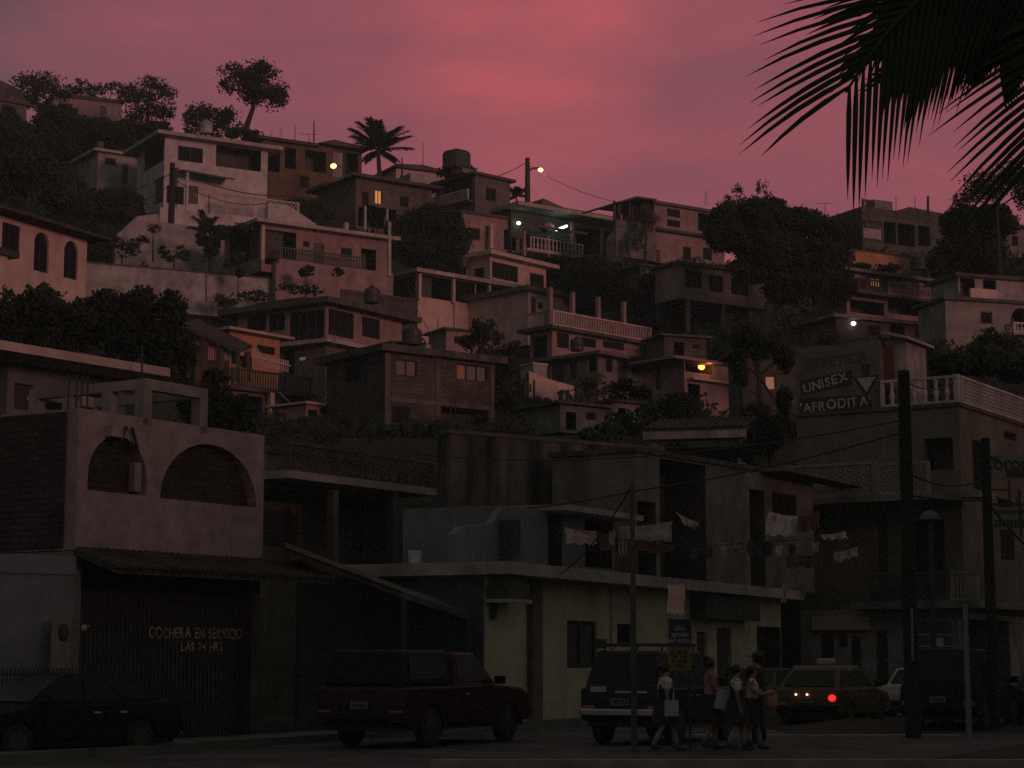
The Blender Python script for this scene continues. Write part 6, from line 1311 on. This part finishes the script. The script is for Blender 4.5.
# ================================================================== LIGHT
w = bpy.data.worlds.new('World'); sc.world = w; w.use_nodes = True
N, L = w.node_tree.nodes, w.node_tree.links
bg = N['Background']; out = N['World Output']
sun_dir = Vector((.66, -.74, 0)).normalized()*math.cos(R(5.5))+Vector((0, 0, math.sin(R(5.5))))
sky = N.new('ShaderNodeTexSky'); sky.sky_type = 'NISHITA'; sky.sun_disc = False; sky.sun_elevation = R(5.5); sky.sun_rotation = math.atan2(sun_dir.x, sun_dir.y); sky.dust_density = 3
L.new(sky.outputs[0], bg.inputs['Color']); bg.inputs['Strength'].default_value = .05
tc = N.new('ShaderNodeTexCoord')
mp = N.new('ShaderNodeMapping'); mp.inputs['Scale'].default_value = (1.2, 1.2, 4.2); mp.inputs['Rotation'].default_value = (0, R(-12), 0); L.new(tc.outputs['Generated'], mp.inputs['Vector'])
nz = N.new('ShaderNodeTexNoise'); nz.inputs['Scale'].default_value = 8; nz.inputs['Detail'].default_value = 9; nz.inputs['Roughness'].default_value = .6; L.new(mp.outputs[0], nz.inputs['Vector'])
def math_(op, a, b=None, clamp=False):
    n = N.new('ShaderNodeMath'); n.operation = op; n.use_clamp = clamp
    for k, v in enumerate((a, b)):
        if v is None: continue
        if isinstance(v, (int, float)): n.inputs[k].default_value = v
        else: L.new(v, n.inputs[k])
    return n.outputs[0]
def glow(d, lo, hi):
    v = N.new('ShaderNodeVectorMath'); v.operation = 'DOT_PRODUCT'; L.new(tc.outputs['Generated'], v.inputs[0]); v.inputs[1].default_value = Vector(d).normalized()
    r_ = N.new('ShaderNodeMapRange'); r_.interpolation_type = 'SMOOTHSTEP'; L.new(v.outputs['Value'], r_.inputs['Value']); r_.inputs['From Min'].default_value = lo; r_.inputs['From Max'].default_value = hi; return r_.outputs['Result']
g1 = glow((.12, .95, .23), .88, .985)
g2 = glow(ray(535, 55), .9968, .9999); g3 = glow(ray(520, 140), .988, .9995)
nn = math_('SUBTRACT', nz.outputs['Fac'], .5)
t_ = math_('ADD', math_('MULTIPLY', g1, .47), math_('MULTIPLY', nn, .72))
t_ = math_('ADD', t_, math_('MULTIPLY', glow((.05, .95, .27), .72, .92), .07)); t_ = math_('ADD', t_, math_('MULTIPLY', g2, .28)); t_ = math_('ADD', t_, math_('MULTIPLY', g3, .02))
rp = N.new('ShaderNodeValToRGB'); cr = rp.color_ramp
cr.elements[0].position = 0; cr.elements[0].color = (.105, .11, .098, 1); cr.elements[1].position = 1; cr.elements[1].color = (.56, .108, .118, 1)
for p_, c_ in ((.06, (.108, .085, .088, 1)), (.16, (.125, .073, .086, 1)), (.34, (.225, .078, .10, 1)), (.55, (.305, .083, .109, 1)), (.78, (.40, .092, .115, 1))): e = cr.elements.new(p_); e.color = c_
L.new(t_, rp.inputs['Fac'])
bc = N.new('ShaderNodeBackground'); L.new(rp.outputs['Color'], bc.inputs['Color']); bc.inputs['Strength'].default_value = 1.0
mx = N.new('ShaderNodeMixShader'); mx.inputs[0].default_value = .96; L.new(bg.outputs[0], mx.inputs[1]); L.new(bc.outputs[0], mx.inputs[2]); L.new(mx.outputs[0], out.inputs['Surface'])
sd = bpy.data.lights.new('evening_glow', 'SUN'); so = bpy.data.objects.new('evening_glow', sd); COL.objects.link(so)
sd.energy = .85; sd.angle = R(12); sd.color = (1, .42, .40); so.rotation_euler = sun_dir.to_track_quat('Z', 'Y').to_euler()
def bulb(name, loc, e, c, r=.15):
    d = bpy.data.lights.new(name, 'POINT'); d.energy = e; d.color = c; d.shadow_soft_size = r; o = bpy.data.objects.new(name, d); COL.objects.link(o); o.location = loc
bulb('street_lamp_light', LAMPF+Vector((-.2, -.7, -.1)), 45, (1, .5, .2)); bulb('street_lamp_light', LAMPG+Vector((.1, -.6, -.3)), 45, (1, .5, .2))
b_, p_ = LRP; bulb('balcony_lamp_light', XF[b_.root.name] @ Vector((p_[0], -.3, p_[1]+.1)), 14, (1, .35, .1))
m = MB(); m.box(-150, 150, -40, 260, -1.5, 75); o = m.build('added_haze', 'inside'); o['kind'] = 'stuff'  # thin scattering volume added to lift the dark tones
hm = bpy.data.materials.new('added_haze'); hm.use_nodes = True; hn = hm.node_tree; hn.nodes.remove(hn.nodes['Principled BSDF'])
pv = hn.nodes.new('ShaderNodeVolumePrincipled'); pv.inputs['Density'].default_value = .0006; pv.inputs['Color'].default_value = (.75, .92, .88, 1); hn.links.new(pv.outputs[0], hn.nodes['Material Output'].inputs['Volume']); o.data.materials[0] = hm
# ================================================================== OUTPUT
vs = sc.view_settings; sc.display_settings.display_device = 'sRGB'; vs.view_transform = 'Standard'; vs.look = 'None'; vs.exposure = 0; vs.gamma = 1; vs.use_curve_mapping = False
sc.cycles.use_denoising = False; sc.cycles.max_bounces = 5; sc.cycles.diffuse_bounces = 3; sc.cycles.sample_clamp_indirect = 2
